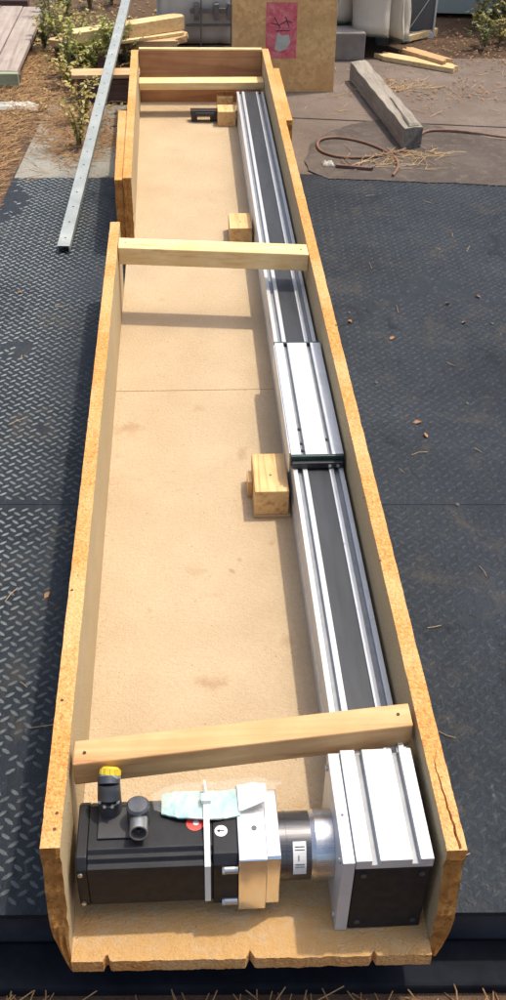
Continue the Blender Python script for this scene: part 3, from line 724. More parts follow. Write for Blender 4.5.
# bag of papers on the motor
bagr = thing('document_bag', (.17, .105, AZ+.045), 'clear plastic bag with folded pale blue and white papers lying on the motor', 'bag')
def sheet(name, outline_l, outline_r, nx, ny, zf, th, mat, parent):
    """thin curved sheet between two outlines (lists of (x, y)) with height zf(x, y)"""
    mb = MB(); V = []; F_ = []
    def at(u, v):
        def lerp(o, u):
            k = min(int(u*(len(o)-1)), len(o)-2); f = u*(len(o)-1)-k
            return Vector(o[k]).lerp(Vector(o[k+1]), f)
        a, b = lerp(outline_l, u), lerp(outline_r, u); return a.lerp(b, v)
    for s_ in (0, 1):
        for i in range(nx+1):
            for j in range(ny+1):
                p = at(i/nx, j/ny); V.append(Vector((p.x, p.y, zf(p.x, p.y)+s_*th)))
    o = (nx+1)*(ny+1); id_ = lambda i, j, s_: s_*o+i*(ny+1)+j
    for i in range(nx):
        for j in range(ny):
            F_ += [(id_(i,j,0), id_(i,j+1,0), id_(i+1,j+1,0), id_(i+1,j,0)), (id_(i,j,1), id_(i+1,j,1), id_(i+1,j+1,1), id_(i,j+1,1))]
    for i in range(nx): F_ += [(id_(i,0,0), id_(i+1,0,0), id_(i+1,0,1), id_(i,0,1)), (id_(i,ny,0), id_(i,ny,1), id_(i+1,ny,1), id_(i+1,ny,0))]
    for j in range(ny): F_ += [(id_(0,j,0), id_(0,j,1), id_(0,j+1,1), id_(0,j+1,0)), (id_(nx,j,0), id_(nx,j+1,0), id_(nx,j+1,1), id_(nx,j,1))]
    mb.add(V, F_); return mb.build(name, mat, parent, smooth=True)
def zb(x, y): return AZ+.0472 + .0035*math.sin((x-.11)*26)*0 + max(0, (y-.085))*.02 + .002*math.sin(x*70+y*40)
sheet('booklet', [(.1165,.0975), (.135,.0905), (.165,.0870), (.200,.0925)], [(.117,.1205), (.135,.1225), (.165,.124), (.203,.125)], 34, 14, lambda x, y: zb(x, y)+.0012*nz(x*120, y*120, 4)+.0008*nz(x*300, y*300, 2), .0022, 'booklet', bagr)
sheet('white_paper', [(.199,.0960), (.214,.0995), (.2285,.1035)], [(.198,.127), (.214,.128), (.229,.125)], 18, 14, lambda x, y: zb(x, y)+.0042+max(0, x-.205)*.10+.0016*nz(x*110, y*110, 8), .0008, 'white', bagr)
sheet('plastic_film', [(.109,.099), (.140,.086), (.175,.082), (.212,.094), (.2300,.104), (.2390,.1165)], [(.106,.119), (.140,.130), (.175,.132), (.212,.132), (.231,.129), (.2400,.1215)], 40, 14,
      lambda x, y: zb(x, y)+.0078+.0022*nz(x*140, y*140, 3)+max(0, x-.205)*.12, .0003, 'film', bagr)
mb = MB(); mb.cyl((.2395, .119, .1415), (.2455, .1205, .1440), .0022, .0032, n=10); mb.build('twisted_end', 'film', bagr, smooth=True)

# ------------------------------------------------------------------ things around the crate
# perforated angle strut leaning from the deck up on to the beam
p0 = (pz(58, 252, .002)+pz(70, 252, .002))/2; slope = .100/1.06
bd = Vector(((pz(120, 20, .16)+pz(120, 20, .16))/2 - p0)); bd.z = 0; bd.normalize()
def strut():
    root = thing('strut', tuple(p0), 'perforated grey-green galvanised steel angle leaning from the deck over the old beam', 'metal strut')
    d = Vector((bd.x, bd.y, slope)).normalized(); sd = Vector((d.y, -d.x, 0)).normalized(); u = sd.cross(d); wd = .029; ln = 2.2; pitch = .075; n = int(ln/pitch)
    mb = MB(); th = .003; zt = .016
    for k in range(n):
        c = p0+d*(pitch*(k+.5))+u*zt
        sq = [(-1,-1), (0,-1), (1,-1), (1,0), (1,1), (0,1), (-1,1), (-1,0)]
        outer = [c+sd*(a*wd/2)+d*(b*pitch/2) for a, b in sq]
        inner = [c+sd*(math.cos(R(45*j+225))*.0026)+d*(math.sin(R(45*j+225))*.0026) for j in range(8)]
        V = outer+inner+[q-u*th for q in outer]+[q-u*th for q in inner]; Fs = []
        for j in range(8):
            k2 = (j+1) % 8
            Fs += [(j, k2, 8+k2, 8+j), (16+k2, 16+j, 24+j, 24+k2), (8+j, 8+k2, 24+k2, 24+j)]
        mb.add(V, Fs)
    mb.build('top_flange', 'galv', root)
    L_ = n*pitch
    for sgn in (-1, 1):
        mb = MB(); a = p0+sd*(sgn*(wd/2-.0012)); b = a+d*L_; mb.hexa([*(q for q in ()),] or [a-sd*.0012, a+sd*.0012, b+sd*.0012, b-sd*.0012, a-sd*.0012+u*(zt-.0031), a+sd*.0012+u*(zt-.0031), b+sd*.0012+u*(zt-.0031), b-sd*.0012+u*(zt-.0031)])
        mb.build('side_flange', 'galv', root)
strut()
def plank(name, a, b, wd, th, mat, label, cat='plank', group=None, up=(0,0,1), jag=0, bev=.0012, endmat=None):
    """board from a to b (centre line of its underside), optional splintered ends"""
    a = Vector(a); b = Vector(b); d = (b-a).normalized(); sd = d.cross(Vector(up)).normalized(); u = sd.cross(d)
    mb = MB(); n = 7; V = []; Fs = []
    for e, base in ((0, a), (1, b)):
        for j in range(n):
            f = j/(n-1)-.5; o = (random.uniform(-1, 1)*jag if jag else 0)
            for t_ in (0, 1): V.append(base+sd*(f*wd)+d*(o+(random.uniform(-.2, .2)*jag))*(1 if e else 1)+u*(t_*th))
    id_ = lambda e, j, t_: e*2*n+j*2+t_
    for j in range(n-1):
        Fs += [(id_(0,j,0), id_(1,j,0), id_(1,j+1,0), id_(0,j+1,0)), (id_(0,j,1), id_(0,j+1,1), id_(1,j+1,1), id_(1,j,1)),
               (id_(0,j,0), id_(0,j+1,0), id_(0,j+1,1), id_(0,j,1)), (id_(1,j,0), id_(1,j,1), id_(1,j+1,1), id_(1,j+1,0))]
    Fs += [(id_(0,0,0), id_(0,0,1), id_(1,0,1), id_(1,0,0)), (id_(0,n-1,0), id_(1,n-1,0), id_(1,n-1,1), id_(0,n-1,1))]
    mb.add(V, Fs); o = mb.build(name, mat, None, bevel=bev, off=a); 
    return tag(o, label, cat, group)
# old beam, its far end behind the crate
bm_ = MB(); bm_.hexa([(-.172, 2.822, ZU), (.14, 2.818, ZU), (.14, 2.885, ZU), (-.176, 2.888, ZU), (-.172, 2.822, .070), (.14, 2.818, .074), (.14, 2.885, .074), (-.176, 2.888, .070)])
tag(bm_.build('old_beam', 'beam', None, bevel=.003, off=(-.1, 2.85, ZU)), 'dark rotten beam on the ground behind the crate end, under the strut', 'beam')
plank('plank', (-.185, 2.845, .0745), (.13, 2.850, .0785), .070, .012, 'lum_b', 'thin tan board lying flat on top of the dark old beam', jag=.008)
# heap of split planks
def P3(px, py, z): return pz(px, py, z)
a, b = P3(92, 45, .07), P3(183, 41, .07); plank('plank', (a.x-.13, a.y+.10, .045), (b.x, b.y+.08, .045), .13, .022, 'lum_b', 'wide tan plank at the bottom of the heap behind the crate', group=None, jag=.03)
a, b = P3(72, 38, .1), P3(180, 20, .1); plank('plank', (a.x, a.y+.03, .0685), (b.x, b.y+.02, .0685), .055, .045, 'lum_a', 'thick cream plank with a broken end, on top of the heap', jag=.014)
a, b = P3(120, 41, .075), P3(182, 32, .075); plank('plank', (a.x, a.y-.005, .0680), (b.x, b.y-.01, .0680), .018, .010, 'lum_a', 'narrow cream strip of wood lying on the wide tan plank', jag=.006)
for xx, sl_ in ((-.10, 'dark wooden sleeper under the splintered weed-side end of the plank heap'), (.08, 'dark wooden sleeper under the plank heap beside the grey bundle')):
    mb = MB(); mb.box(xx-.03, xx+.03, 3.16, 3.52, ZU, .0445); tag(mb.build('sleeper', 'beam', None, bevel=.003, off=(xx, 3.3, ZU)), sl_, 'sleeper', 'sleepers under the planks')
# weathered pallet on the left
pr_ = thing('pallet', (-.55, 3.4, ZU), 'weathered grey wooden pallet with mossy edges beside the weeds', 'pallet')
for i, xx in enumerate((-.415, -.500, -.585, -.670)):
    mb = MB(); y1_ = 3.80+.01*((i*7) % 3)
    mb.hexa([(xx-.040, 2.985-.004*i, .030), (xx+.040, 2.980+.003*i, .030), (xx+.052, y1_, .030), (xx-.030, y1_, .030), (xx-.040, 2.985-.004*i, .050), (xx+.040, 2.980+.003*i, .050), (xx+.052, y1_, .050), (xx-.030, y1_, .050)])
    mb.build('deck_board', 'weath', pr_, bevel=.003)
    mb = MB(); mb.box(xx-.038, xx+.038, 2.976, 2.982, .031, .049)
for yy in (3.03, 3.40, 3.74):
    mb = MB(); mb.box(-.71, -.372, yy-.02, yy+.02, ZU, .0298); mb.build('stringer', 'beam', pr_, bevel=.002)
mb = MB(); mb.box(-.712, -.37, 2.955, 2.978, .004, .049); mb.build('front_rail', 'algae', pr_, bevel=.003)
mb = MB(); mb.box(-.75, -.44, 3.90, 3.955, ZU, .05); tag(mb.build('old_beam', 'beam', None, bevel=.004, off=(-.6, 3.93, ZU)), 'dark beam on the ground behind the weathered pallet', 'beam')
# rag
def crumple(name, c, sx, sy, sz, mat, label, cat, seed, n=26):
    mb = MB(); V = []; Fs = []
    for s_ in (1, 0):
        for i in range(n+1):
            for j in range(n+1):
                u, v = i/n*2-1, j/n*2-1
                rr = 1+.25*nz(math.atan2(v, u)*1.5, seed, 1); x = u*sx*rr; y = v*sy*rr
                h = sz*(.5+.5*nz(u*2.5+seed, v*2.5, 2)+.45*abs(nz(u*6, v*6+seed, 5)))*max(0, 1-max(abs(u), abs(v))**4)+.001
                V.append((c[0]+x, c[1]+y, c[2]+h*s_ + (.0012 if s_ else 0)))
    o = (n+1)**2; id_ = lambda i, j, s_: s_*o+i*(n+1)+j
    for i in range(n):
        for j in range(n): Fs += [(id_(i,j,0), id_(i+1,j,0), id_(i+1,j+1,0), id_(i,j+1,0)), (id_(i,j,1), id_(i,j+1,1), id_(i+1,j+1,1), id_(i+1,j,1))]
    for k in range(n): Fs += [(id_(k,0,0), id_(k,0,1), id_(k+1,0,1), id_(k+1,0,0)), (id_(k,n,0), id_(k+1,n,0), id_(k+1,n,1), id_(k,n,1)), (id_(0,k,0), id_(0,k+1,0), id_(0,k+1,1), id_(0,k,1)), (id_(n,k,0), id_(n,k,1), id_(n,k+1,1), id_(n,k+1,0))]
    mb.add(V, Fs); return tag(mb.build(name, mat, None, smooth=True, off=c), label, cat)
rc = pz(14, 103, .01); crumple('plastic_sheet', (rc.x, rc.y, ZU+.001), .075, .030, .018, 'rag', 'crumpled dirty white plastic sheet on the needles by the pallet', 'plastic sheet', 3)
# strand board with pink label
ob = thing('strand_board', (.48, 2.94, 0), 'upright brown strand board panel with a faded pink label, behind the crate end', 'board')
tl = .05                                                  # leans back a little
def ob_p(x, z, dy): return Vector((x, 2.936+z*tl*2+dy, z))
mb = MB(); mb.hexa([ob_p(.3165, -.0008, 0), ob_p(.6485, -.0008, 0), ob_p(.6485, -.0008, .012), ob_p(.3165, -.0008, .012), ob_p(.3165, .52, 0), ob_p(.6485, .52, 0), ob_p(.6485, .52, .012), ob_p(.3165, .52, .012)])
obp = mb.build('panel', 'osb', ob, bevel=.0008)
mb = MB(); lx0, lx1, lz0, lz1 = .424, .522, .102, .265; n = 10
edge = [(lx0+.002*nz(k, 1, 1), lz0+(lz1-lz0)*k/n) for k in range(n+1)] + [(lx1+.003*nz(k, 5, 2), lz1-(lz1-lz0)*k/n) for k in range(n+1)]
mb.add([ob_p(x, z, -.0008) for x, z in edge]+[ob_p(x, z, -.0001) for x, z in edge], [tuple(range(2*n+2)), tuple(range(4*n+3, 2*n+1, -1))]+[(i, (i+1) % (2*n+2), 2*n+2+(i+1) % (2*n+2), 2*n+2+i) for i in range(2*n+2)])
lb = mb.build('pink_label', 'pink', ob)
def lbox(x0, x1, z0, z1, name, mat, dy=-.0012):
    mb = MB(); mb.hexa([ob_p(x0, z0, dy), ob_p(x1, z0, dy), ob_p(x1, z0, dy+.0003), ob_p(x0, z0, dy+.0003), ob_p(x0, z1, dy), ob_p(x1, z1, dy), ob_p(x1, z1, dy+.0003), ob_p(x0, z1, dy+.0003)]); return mb.build(name, mat, lb)
mb = MB(); pts = [(.452,.128), (.470,.122), (.492,.130), (.503,.150), (.496,.172), (.476,.168), (.462,.178), (.455,.150)]
mb.add([ob_p(x, z, -.0013) for x, z in pts]+[ob_p(x, z, -.0009) for x, z in pts], [tuple(range(8)), tuple(range(15, 7, -1))]+[(i, (i+1) % 8, 8+(i+1) % 8, 8+i) for i in range(8)]); mb.build('torn_patch', 'rag', lb)
def stroke(pts, w_=.0022):
    mb = MB()
    for (a, b), (c, d) in zip(pts, pts[1:]):
        v = Vector((c-a, d-b)); nrm = Vector((-v.y, v.x)).normalized()*w_/2
        q = [(a+nrm.x, b+nrm.y), (c+nrm.x, d+nrm.y), (c-nrm.x, d-nrm.y), (a-nrm.x, b-nrm.y)]
        mb.add([ob_p(x, z, -.0014) for x, z in q]+[ob_p(x, z, -.0010) for x, z in q], [(0,1,2,3), (7,6,5,4), (0,4,5,1), (1,5,6,2), (2,6,7,3), (3,7,4,0)])
    mb.build('marking', 'ink', lb)
stroke([(.440,.205), (.466,.200), (.490,.212), (.508,.206)]); stroke([(.450,.222), (.470,.190)]); stroke([(.485,.224), (.498,.192)]); stroke([(.455,.182), (.500,.184)], .0025)
# props behind the board and the grey wrapped bundle
def draped(name, cx, cy, hx, hy, z0, z1, mat, label, cat, seed, folds=9, amp=.02, hem=None, hemz=lambda a: 0, taper=.9, pw=.35, nr=14, na=96):
    root = thing(name, (cx, cy, max(z0, ZU)), label, cat)
    mb = MB(); V = []; Fs = []
    def pt(a, t_, off=0):
        c, s_ = math.cos(a), math.sin(a)
        bx = math.copysign(abs(c)**pw, c); by = math.copysign(abs(s_)**pw, s_)
        f = amp*(1-t_)*(math.sin(folds*a+2*nz(a*2, seed, 1))+1.2*nz(c*3, s_*3, seed))+amp*.5*nz(c*7, s_*7, t_*5+seed)
        k = 1-(1-taper)*t_
        zb_ = z0+hemz(a)
        return Vector((cx+(hx*k+f+off)*bx, cy+(hy*k+f+off)*by, zb_+(z1-zb_)*t_ + .012*nz(c*4, s_*4, seed+t_*3)*t_))
    for i in range(nr+1):
        for k in range(na): V.append(pt(k*2*math.pi/na, (i/nr)))
    for i in range(nr):
        for k in range(na): Fs.append((i*na+k, i*na+(k+1) % na, (i+1)*na+(k+1) % na, (i+1)*na+k))
    top = len(V); V.append(Vector((cx, cy, z1+.02)))
    Fs += [(nr*na+k, nr*na+(k+1) % na, top) for k in range(na)]
    mb.add(V, Fs); o = mb.build('cover', mat, root, smooth=True)
    sm = o.modifiers.new('thick', 'SOLIDIFY'); sm.thickness = .004
    if hem:
        mb = MB(); pts = [pt(k*2*math.pi/na, 0)+Vector((0,0,.001)) for k in range(na+1)]; mb.tube(pts, .0045, 6); mb.build('hem', hem, root)
    return root
gb = draped('wrapped_bundle', .215, 3.66, .150, .17, .0, .46, 'tarp', 'pale grey tarpaulin-wrapped bundle standing behind the crate end', 'bundle', 4, 5, .007)
tag(gb, 'pale grey tarpaulin-wrapped bundle with a dark clamp bar, behind the crate end', 'bundle')
mb = MB(); a, b = pY(190, 13, 3.478), pY(234, 13, 3.478); mb.bar(a, b, .012, .016); 
for f in (.15, .6, .9): 
    p = a.lerp(b, f); mb.box(p.x-.009, p.x+.009, p.y-.012, p.y+.05, p.z-.022, p.z+.032)
mb.build('clamp_bar', 'ironbar', gb, bevel=.001)
mb = MB(); a, b = pY(186, 26, 3.478), pY(234, 26, 3.478); mb.bar(a, b, .010, .007); mb.build('lower_strap', 'ironbar', gb, bevel=.001)
for px_ in (201, 231):
    a, b = pY(px_, 50, 3.480), pY(px_, -6, 3.480); mb = MB(); mb.bar(a, b, .005, .008, up=(0, -1, 0)); mb.build('seam_strip', 'ironbar', gb)
# beige canvas cover, over a machine on a concrete block
def hz(a):
    x = math.cos(a); return .030 - .050*x
cvx = draped('canvas_cover', .820, 3.62, .142, .27, .045, .52, 'canvas', 'draped beige canvas cover with a dark green hem, beside the strand board', 'cover', 9, 7, .034, 'hem', hz, pw=.5)
mb = MB(); mb.box(.72, .92, 3.45, 3.85, .06, .50); mb.build('covered_box', 'ironbar', cvx)
for xx, yy in ((.78, 3.5), (.88, 3.5), (.78, 3.76), (.88, 3.76)):
    mb = MB(); mb.box(xx, xx+.04, yy, yy+.04, ZU, .06); mb.build('leg', 'ironbar', cvx)
mb = MB(); mb.box(.672, .800, 3.285, 3.385, -.0008, .092); tag(mb.build('concrete_block', 'block', None, bevel=.004, off=(.74, 3.33, 0)), 'grey concrete block on the slab between board and canvas cover', 'block')
# window sash leaning upright
wf = thing('window_sash', (1.06, 3.60, ZU), 'upright metal framed window sash with dark glass, beside the canvas cover', 'window')
wx0, wx1, wy = 1.020, 1.112, 3.60
mb = MB(); mb.box(wx1-.007, wx1, wy, wy+.02, ZU, .50); mb.build('stile', 'frame', wf, bevel=.0008)
mb = MB(); mb.box(wx0-.035, wx0-.028, wy, wy+.02, ZU, .50); mb.build('stile', 'frame', wf, bevel=.0008)
mb = MB(); mb.box(wx0-.028, wx1-.0072, wy-.004, wy+.02, ZU, .016); mb.build('bottom_rail', 'frame', wf, bevel=.0008)
mb = MB(); mb.box(wx0-.028, wx1-.0072, wy, wy+.02, .484, .50); mb.build('top_rail', 'frame', wf, bevel=.0008)
mb = MB(); mb.box(wx0-.028, wx1-.0072, wy+.008, wy+.012, .0162, .4838); mb.build('pane', 'glass', wf)
mb = MB(); mb.bar((wx0, wy+.005, .03), (wx1-.012, wy+.005, .16), .003, .003); mb.build('glazing_wire', 'frame', wf)
# boards lying on the right
a, b = pz(380, 58, .0), pz(452, 70, .0); plank('plank', (a.x, a.y, 0.0), (b.x, b.y-.01, 0.0), .055, .016, 'lum_a', 'pale splintered plank lying on the slab below the window sash', jag=.02)
a, b = pz(405, 50, .02), pz(440, 62, .02); plank('plank', (a.x, a.y, .0165), (b.x+.02, b.y, .0165), .050, .012, 'lum_b', 'short tan plank lying across the pale splintered plank', jag=.012)
a, b = pz(417, 44, .0), pz(437, 36, .0); plank('plank', (a.x-.05, a.y+.02, .0), (b.x, b.y+.03, .0), .022, .022, 'lum_a', 'narrow pale stick at the foot of the window sash', jag=.006)
# grey timber
tm = thing('timber', (.78, 2.72, 0), 'grey weathered square timber with a split end, lying on the apron', 'timber')
A0 = pz(403, 150, 0.002); A1 = pz(420.5, 147, 0.002); far = Vector((.717, 3.06, 0.002)); wv = (A1-A0); wv.z = 0
prof_n = 26; V = []; Fs = []
for i in range(prof_n+1):
    t_ = i/prof_n; c = A0.lerp(far, t_); jx = .003*nz(t_*9, 1, 1); hgt = .060+.003*nz(t_*8, 3, 3)-.003*t_
    sc = wv*(1.0)
    ring = [c, c+sc, c+sc+Vector((jx, 0, hgt)), c+sc*.55+Vector((jx, 0, hgt+.0015)), c+Vector((jx, 0, hgt))]
    if i == 0: ring = [p+Vector((0, random.uniform(-.008, .008), 0)) for p in ring]
    V += ring
for i in range(prof_n):
    for k in range(5): Fs.append((i*5+k, i*5+(k+1) % 5, (i+1)*5+(k+1) % 5, (i+1)*5+k))
mi = [0]*len(Fs) + [1, 1]; Fs += [(4,3,2,1,0), tuple(prof_n*5+k for k in range(5))]
mb = MB(); mb.add(V, Fs, mi); mb.build('body', ['timber', 'timber_end'], tm, bevel=.002)
mb = MB(); q0 = A0.lerp(far, .02)+Vector((.014, 0, .062)); q1 = A0.lerp(far, .42)+Vector((.030, 0, .061)); mb.hexa([q0, q0+wv*.62, q1+wv*.25, q1, q0+Vector((.004,.01,.007)), q0+wv*.55+Vector((0,.006,.006)), q1+wv*.2+Vector((0,0,.003)), q1+Vector((0,0,.003))])
mb.build('split_sliver', 'timber', tm, bevel=.001)
# rusty cable
cp = [(560,140), (506,136), (470,131), (440,129), (424,131), (416,141), (402,149), (386,153), (366,156), (344,156), (326,152), (318,146), (320,139), (334,136), (352,138), (370,143), (386,150), (396,158), (398,166), (393,174)]
pts = [pz(a, b, .010) for a, b in cp]
def smooth_path(p, n=6):
    out = []
    for i in range(len(p)-1):
        a, b, c, d = p[max(0, i-1)], p[i], p[i+1], p[min(len(p)-1, i+2)]
        for k in range(n):
            t_ = k/n; out.append(.5*((2*b)+(c-a)*t_+(2*a-5*b+4*c-d)*t_**2+(3*b-a-3*c+d)*t_**3))
    return out+[p[-1]]
sp_ = smooth_path(pts); 
for i, p in enumerate(sp_): p.z = .0064 + (.010 if 66 < i < 78 else 0)*0 + .004*max(0, nz(i*.09, 2, 2))
mb = MB(); mb.tube(sp_, .0038, 8); tag(mb.build('cable', 'cable', None, smooth=True, off=tuple(sp_[40])), 'rusty brown cable looped on the asphalt patch, running under the timber end', 'cable')
# clad wall on the right background, raised over a dark gap
cw_ = thing('shed', (1.9, 4.4, ZU), 'grey-green sheet metal shed wall raised on dark footings, behind the brush', 'shed')
for k in range(8):
    xa = 1.13+k*.24; mb = MB(); ya = 3.90-.018*k
    mb.hexa([(xa, ya, .012), (xa+.2385, ya-.018, .012), (xa+.2385, 5.0, .012), (xa, 5.0, .012), (xa, ya, 1.3), (xa+.2385, ya-.018, 1.3), (xa+.2385, 5.0, 1.3), (xa, 5.0, 1.3)])
    mb.build('wall_panel', 'cladding', cw_, bevel=.002)
for xx in (1.2, 1.9, 2.6):
    mb = MB(); mb.box(xx, xx+.12, 4.1, 4.9, ZU-.002, .0118); mb.build('footing', 'beam', cw_)

# ------------------------------------------------------------------ plants
def weed(base, h, nst, spread, lsize, nleaf, mat, label, seed, group, name='weed', droop=.5):
    rnd = random.Random(seed); root = thing(name, base, label, 'weed', group); B = Vector(base)
    st = MB(); lf_ = MB()
    for s_ in range(nst):
        a = rnd.uniform(0, 2*math.pi); r = spread*rnd.uniform(.2, 1); hh = h*rnd.uniform(.55, 1.05)
        tip = B+Vector((math.cos(a)*r, math.sin(a)*r, hh)); mid = B.lerp(tip, .5)+Vector((math.cos(a)*r*-.12, math.sin(a)*r*-.12, hh*.12))
        path = [B+Vector((rnd.uniform(-.006, .006), rnd.uniform(-.006, .006), -.002)), B.lerp(mid, .5)+Vector((0,0,hh*.03)), mid, mid.lerp(tip, .55), tip]
        st.tube(path, [.0020, .0017, .0014, .001, .0005], 5)
        for l in range(nleaf):
            t_ = .18+.82*rnd.random(); k = min(int(t_*4), 3); p = path[k].lerp(path[k+1], t_*4-k)
            la = rnd.uniform(0, 2*math.pi); ls = lsize*rnd.uniform(.55, 1.2)
            d = Vector((math.cos(la), math.sin(la), rnd.uniform(-droop, .55))).normalized(); sd = d.cross(Vector((0,0,1))).normalized(); u = sd.cross(d)
            tilt = rnd.uniform(-.7, .7); sd = (sd*math.cos(tilt)+u*math.sin(tilt))
            wdt = ls*rnd.uniform(.24, .36); dr = Vector((0,0,-ls*rnd.uniform(.05, .3)))
            lf_.add([p, p+d*ls*.35+sd*wdt, p+d*ls*.35-sd*wdt, p+d*ls*.4-u*ls*.06, p+d*ls*.72+sd*wdt*.7+dr*.5, p+d*ls*.72-sd*wdt*.7+dr*.5, p+d*ls+dr], [(0,3,1), (0,2,3), (1,3,6,4), (3,2,5,6)])
    st.build('stem', 'stem', root); lf_.build('foliage', mat, root, recalc=False)
rndw = random.Random(21)
G1 = 'weeds around the plank heap'
w_ = [((80,150),.16,9,.055,.017,15,'leaf_dry','small yellowing weed growing at the concrete strip under the strut'),
      ((84,124),.14,10,.07,.018,16,'leaf_dry','low yellow-leaved weed in front of the dark old beam'),
      ((68,78),.19,12,.10,.018,18,'leaf','bushy bright green weed between pallet and plank heap')]
for i, (p, h, n, sp2, ls, nl, mt, lb2) in enumerate(w_):
    q = pz(*p, ZU); weed((q.x, q.y, ZU), h, n, sp2, ls, nl, mt, lb2, i, G1)
GW = (((92,72),'leafy yellow-green weed in front of the plank heap, left of the strut'),((112,70),'yellow-green weed growing under the strut behind the old beam'),((58,54),'green weed at the corner of the weathered pallet'),
      ((50,30),'green weed along the long side of the weathered pallet'),((66,16),'green weed behind the cream plank, by the pallet'),((90,8),'dull green weed behind the plank heap'),
      ((112,4),'dull green weed beside the strut, behind the plank heap'),((128,64),'yellow-green weed between the old beam and the plank heap'),((80,62),'low yellow-green weed under the splintered end of the planks'),
      ((100,60),'low leafy weed squeezed under the wide tan plank'),((70,90),'small green weed on the needles by the white sheet'),((44,50),'small green weed sprouting at the pallet edge'))
for i, (p, lb2) in enumerate(GW):
    q = pz(*p, ZU); weed((q.x, q.y, ZU), .11+.10*rndw.random(), 12, .10, .018, 20, ('leaf', 'leaf', 'leaf_dry', 'leaf_dk')[i % 4], lb2, 40+i, G1)
G2 = 'brush in front of the shed'
for i, p in enumerate(((444,12),(458,6),(474,12),(484,50),(500,44),(505,20),(490,28),(478,30),(515,40))):
    q = pz(*p, ZU); weed((q.x, q.y, ZU), (.19 if i < 3 else .12)+.05*rndw.random(), 12, .10, .018, 13, ('leaf_dk', 'leaf_dry', 'leaf_dry')[i % 3], 'thin yellow-green brush growing in front of the shed', 80+i, G2, 'brush')

# ------------------------------------------------------------------ litter
def needles(regions, mat, seed, name, ln=(.03, .07), r=.00065, parent=None):
    rnd = random.Random(seed); mb = MB()
    for (fn, n, z, hz_) in regions:
        for k in range(n):
            x, y = fn(rnd)
            a = rnd.uniform(0, math.pi); l = rnd.uniform(*ln); bnd = rnd.uniform(-.35, .35); z0 = z+rnd.random()**2*hz_
            d = Vector((math.cos(a), math.sin(a), rnd.uniform(-.12, .12))); d2 = Vector((math.cos(a+bnd), math.sin(a+bnd), rnd.uniform(-.12, .12)))
            p = [Vector((x, y, z0)), Vector((x, y, z0))+d*l/2, Vector((x, y, z0))+d*l/2+d2*l/2]
            s_ = Vector((-d.y, d.x, 0))*r; u = Vector((0,0,r*1.3)); V = []
            for q in p:
                q.z = max(q.z, z+.0005); V += [q-s_, q+s_, q+u]
            mb.add(V, [(0,1,4,3), (1,2,5,4), (2,0,3,5), (3,4,7,6), (4,5,8,7), (5,3,6,8)])
    return stuff(mb.build(name, mat, parent, recalc=False))
def px_region(x0, x1, y0, y1, z): 
    def f(r):
        p = pz(r.uniform(x0, x1), r.uniform(y0, y1), z); return p.x, p.y
    return f
def left_strip(r):
    while True:
        y = r.uniform(1.5, 3.4); x = XL(y)-abs(r.gauss(0, .16))-.035
        if x > -1.1: return x, y
def clump(px, py, sx, sy, z):
    c = pz(px, py, z)
    return lambda r: (c.x+r.gauss(0, sx), c.y+r.gauss(0, sy))
o = needles([(left_strip, 5200, ZU, .014), (clump(66, 120, .06, .10, 0), 700, .001, .010), (clump(80, 145, .07, .09, 0), 700, .001, .008), (clump(30, 95, .12, .08, 0), 600, ZU, .02)], 'needle', 5, 'pine_needles')
o['label'] = 'brown pine needles carpeting the ground left of the deck'
o = needles([(clump(412, 158, .06, .022, .003), 60, .003, .010), (clump(390, 166, .09, .022, .003), 50, .003, .006), (px_region(300, 520, 60, 118, 0), 60, -.001, .003), (clump(400, 88, .09, .04, 0), 90, -.001, .004)], 'straw', 6, 'dry_straw', (.025, .075), .0009)
o['label'] = 'dry straw scattered on the concrete around the timber end'
o = needles([(lambda r: (r.uniform(-.6, 1.2), -.02-abs(r.gauss(0, .12))), 700, -.091, .016)], 'needle', 8, 'fallen_needles', (.04, .10), .0008)
o['label'] = 'brown pine needles on the ground in front of the deck lip'
o = needles([(px_region(330, 506, 190, 900, .002), 22, .0018, .0005), (px_region(0, 90, 180, 880, .002), 8, .0018, .0005)], 'straw', 9, 'needle_litter', (.012, .035), .0006)
o['label'] = 'single dry needles scattered over the steel deck'
def litter(regions, mat, seed, name, ls=(.010, .024)):
    rnd = random.Random(seed); mb = MB()
    for fn, n, z in regions:
        for k in range(n):
            x, y = fn(rnd); a = rnd.uniform(0, 6.28); l = rnd.uniform(*ls); c = Vector((x, y, z+rnd.random()*.008))
            d = Vector((math.cos(a), math.sin(a), rnd.uniform(-.2, .5))); sd = Vector((-d.y, d.x, rnd.uniform(-.5, .5)))
            V = [c, c+d*l*.4+sd*l*.28, c+d*l, c+d*l*.45-sd*l*.28, c+d*l*.42+Vector((0,0,l*.14))]
            for v in V: v.z = max(v.z, z+.0006)
            mb.add(V, [(0,4,1), (1,4,2), (2,4,3), (3,4,0)])
    return stuff(mb.build(name, mat, None, recalc=False))
o = litter([(clump(70, 60, .16, .30, 0), 700, ZU), (clump(100, 20, .2, .3, 0), 300, ZU), (clump(60, 105, .12, .08, 0), 160, ZU)], 'leaf_dry', 31, 'leaf_litter')
o['label'] = 'yellowed leaf litter around the weeds and plank heap'
o = litter([(clump(80, 70, .14, .26, 0), 500, ZU), (clump(20, 95, .15, .10, 0), 120, ZU), (clump(95, 130, .06, .08, 0), 60, .001)], 'deadleaf', 32, 'dead_leaves')
o['label'] = 'brown dead leaves on the ground around the plank heap'
o = litter([(clump(480, 50, .16, .22, 0), 420, ZU+.005), (clump(455, 95, .12, .06, 0), 70, -.001), (clump(400, 90, .12, .05, 0), 60, -.001)], 'deadleaf', 33, 'brush_litter', (.006, .016))
o['label'] = 'small brown leaves on the ground below the brush'
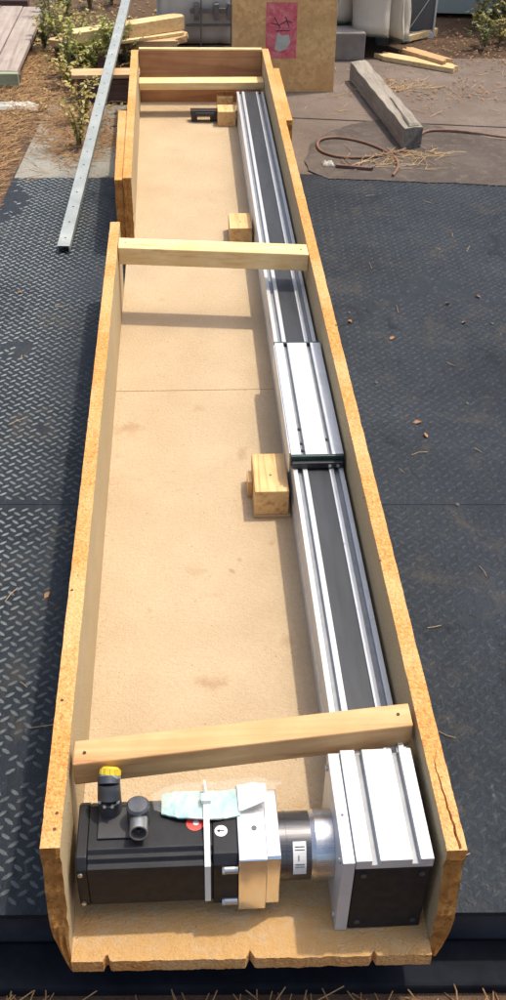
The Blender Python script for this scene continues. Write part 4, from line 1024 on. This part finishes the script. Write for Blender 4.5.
# fallen leaves and small stones on the deck
def leaf(px, py, ls, i):
    c = pz(px, py, .003); a = i*1.7; d = Vector((math.cos(a), math.sin(a), .08)); sd = Vector((-d.y, d.x, .1)); mb = MB(); th = Vector((0,0,.0007))
    V = [c-d*ls*.5, c-d*ls*.1+sd*ls*.26+Vector((0,0,.002)), c+d*ls*.25+sd*ls*.2+Vector((0,0,.003)), c+d*ls*.55, c+d*ls*.2-sd*ls*.22+Vector((0,0,.002)), c-d*ls*.15-sd*ls*.25]
    mb.add(V+[v-th for v in V], [(0,5,4,3,2,1), (6,7,8,9,10,11)]+[(k, (k+1) % 6, 6+(k+1) % 6, 6+k) for k in range(6)])
    for v in mb.v: v.z = max(v.z, .0004)
    tag(mb.build('fallen_leaf', 'deadleaf', None, off=(c.x, c.y, .0004)), 'small curled brown leaf lying on the tread plate', 'leaf', 'fallen leaves on the deck')
for i, (a, b) in enumerate(((417,422),(426,435),(448,303),(350,321),(392,338),(478,296),(464,322),(20,292),(47,595))): leaf(a, b, .014 if i else .016, i)
def stone(px, py, r, i):
    c = pz(px, py, 0); mb = MB(); n = 8; V = []; Fs = []
    for k in range(4):
        ph = k/3*math.pi/2
        for j in range(n): rr = r*math.cos(ph)*(1+.3*nz(j, i, k)); V.append((c.x+math.cos(j*2*math.pi/n)*rr, c.y+math.sin(j*2*math.pi/n)*rr, .0002+r*.8*math.sin(ph)))
    for k in range(3): Fs += [(k*n+j, k*n+(j+1) % n, (k+1)*n+(j+1) % n, (k+1)*n+j) for j in range(n)]
    Fs.append(tuple(range(n-1, -1, -1))); mb.add(V, Fs)
    tag(mb.build('pebble', 'timber_end', None, off=(c.x, c.y, 0)), 'dark pebble lying on the tread plate', 'pebble', 'pebbles on the deck')
for i, (a, b) in enumerate(((349,313),(467,404),(492,324),(67,526),(79,341),(49,325),(376,383),(457,505))): stone(a, b, .0042, i)
q = pz(328, 165, .003); crumple('white_scrap', (q.x, q.y, .0026), .016, .012, .012, 'rag', 'tiny crumpled white scrap on the asphalt patch near the crate', 'scrap', 8, 10)
a, b = pz(336, 167, .003), pz(372, 170, .003); plank('stick', (a.x, a.y, .003), (b.x, b.y, .003), .010, .008, 'beam', 'dark stick on the asphalt patch inside the cable loop', 'stick', jag=.004)

# helper keys are not needed in the finished scene
for o in bpy.data.objects:
    if '_o' in o: del o['_o']
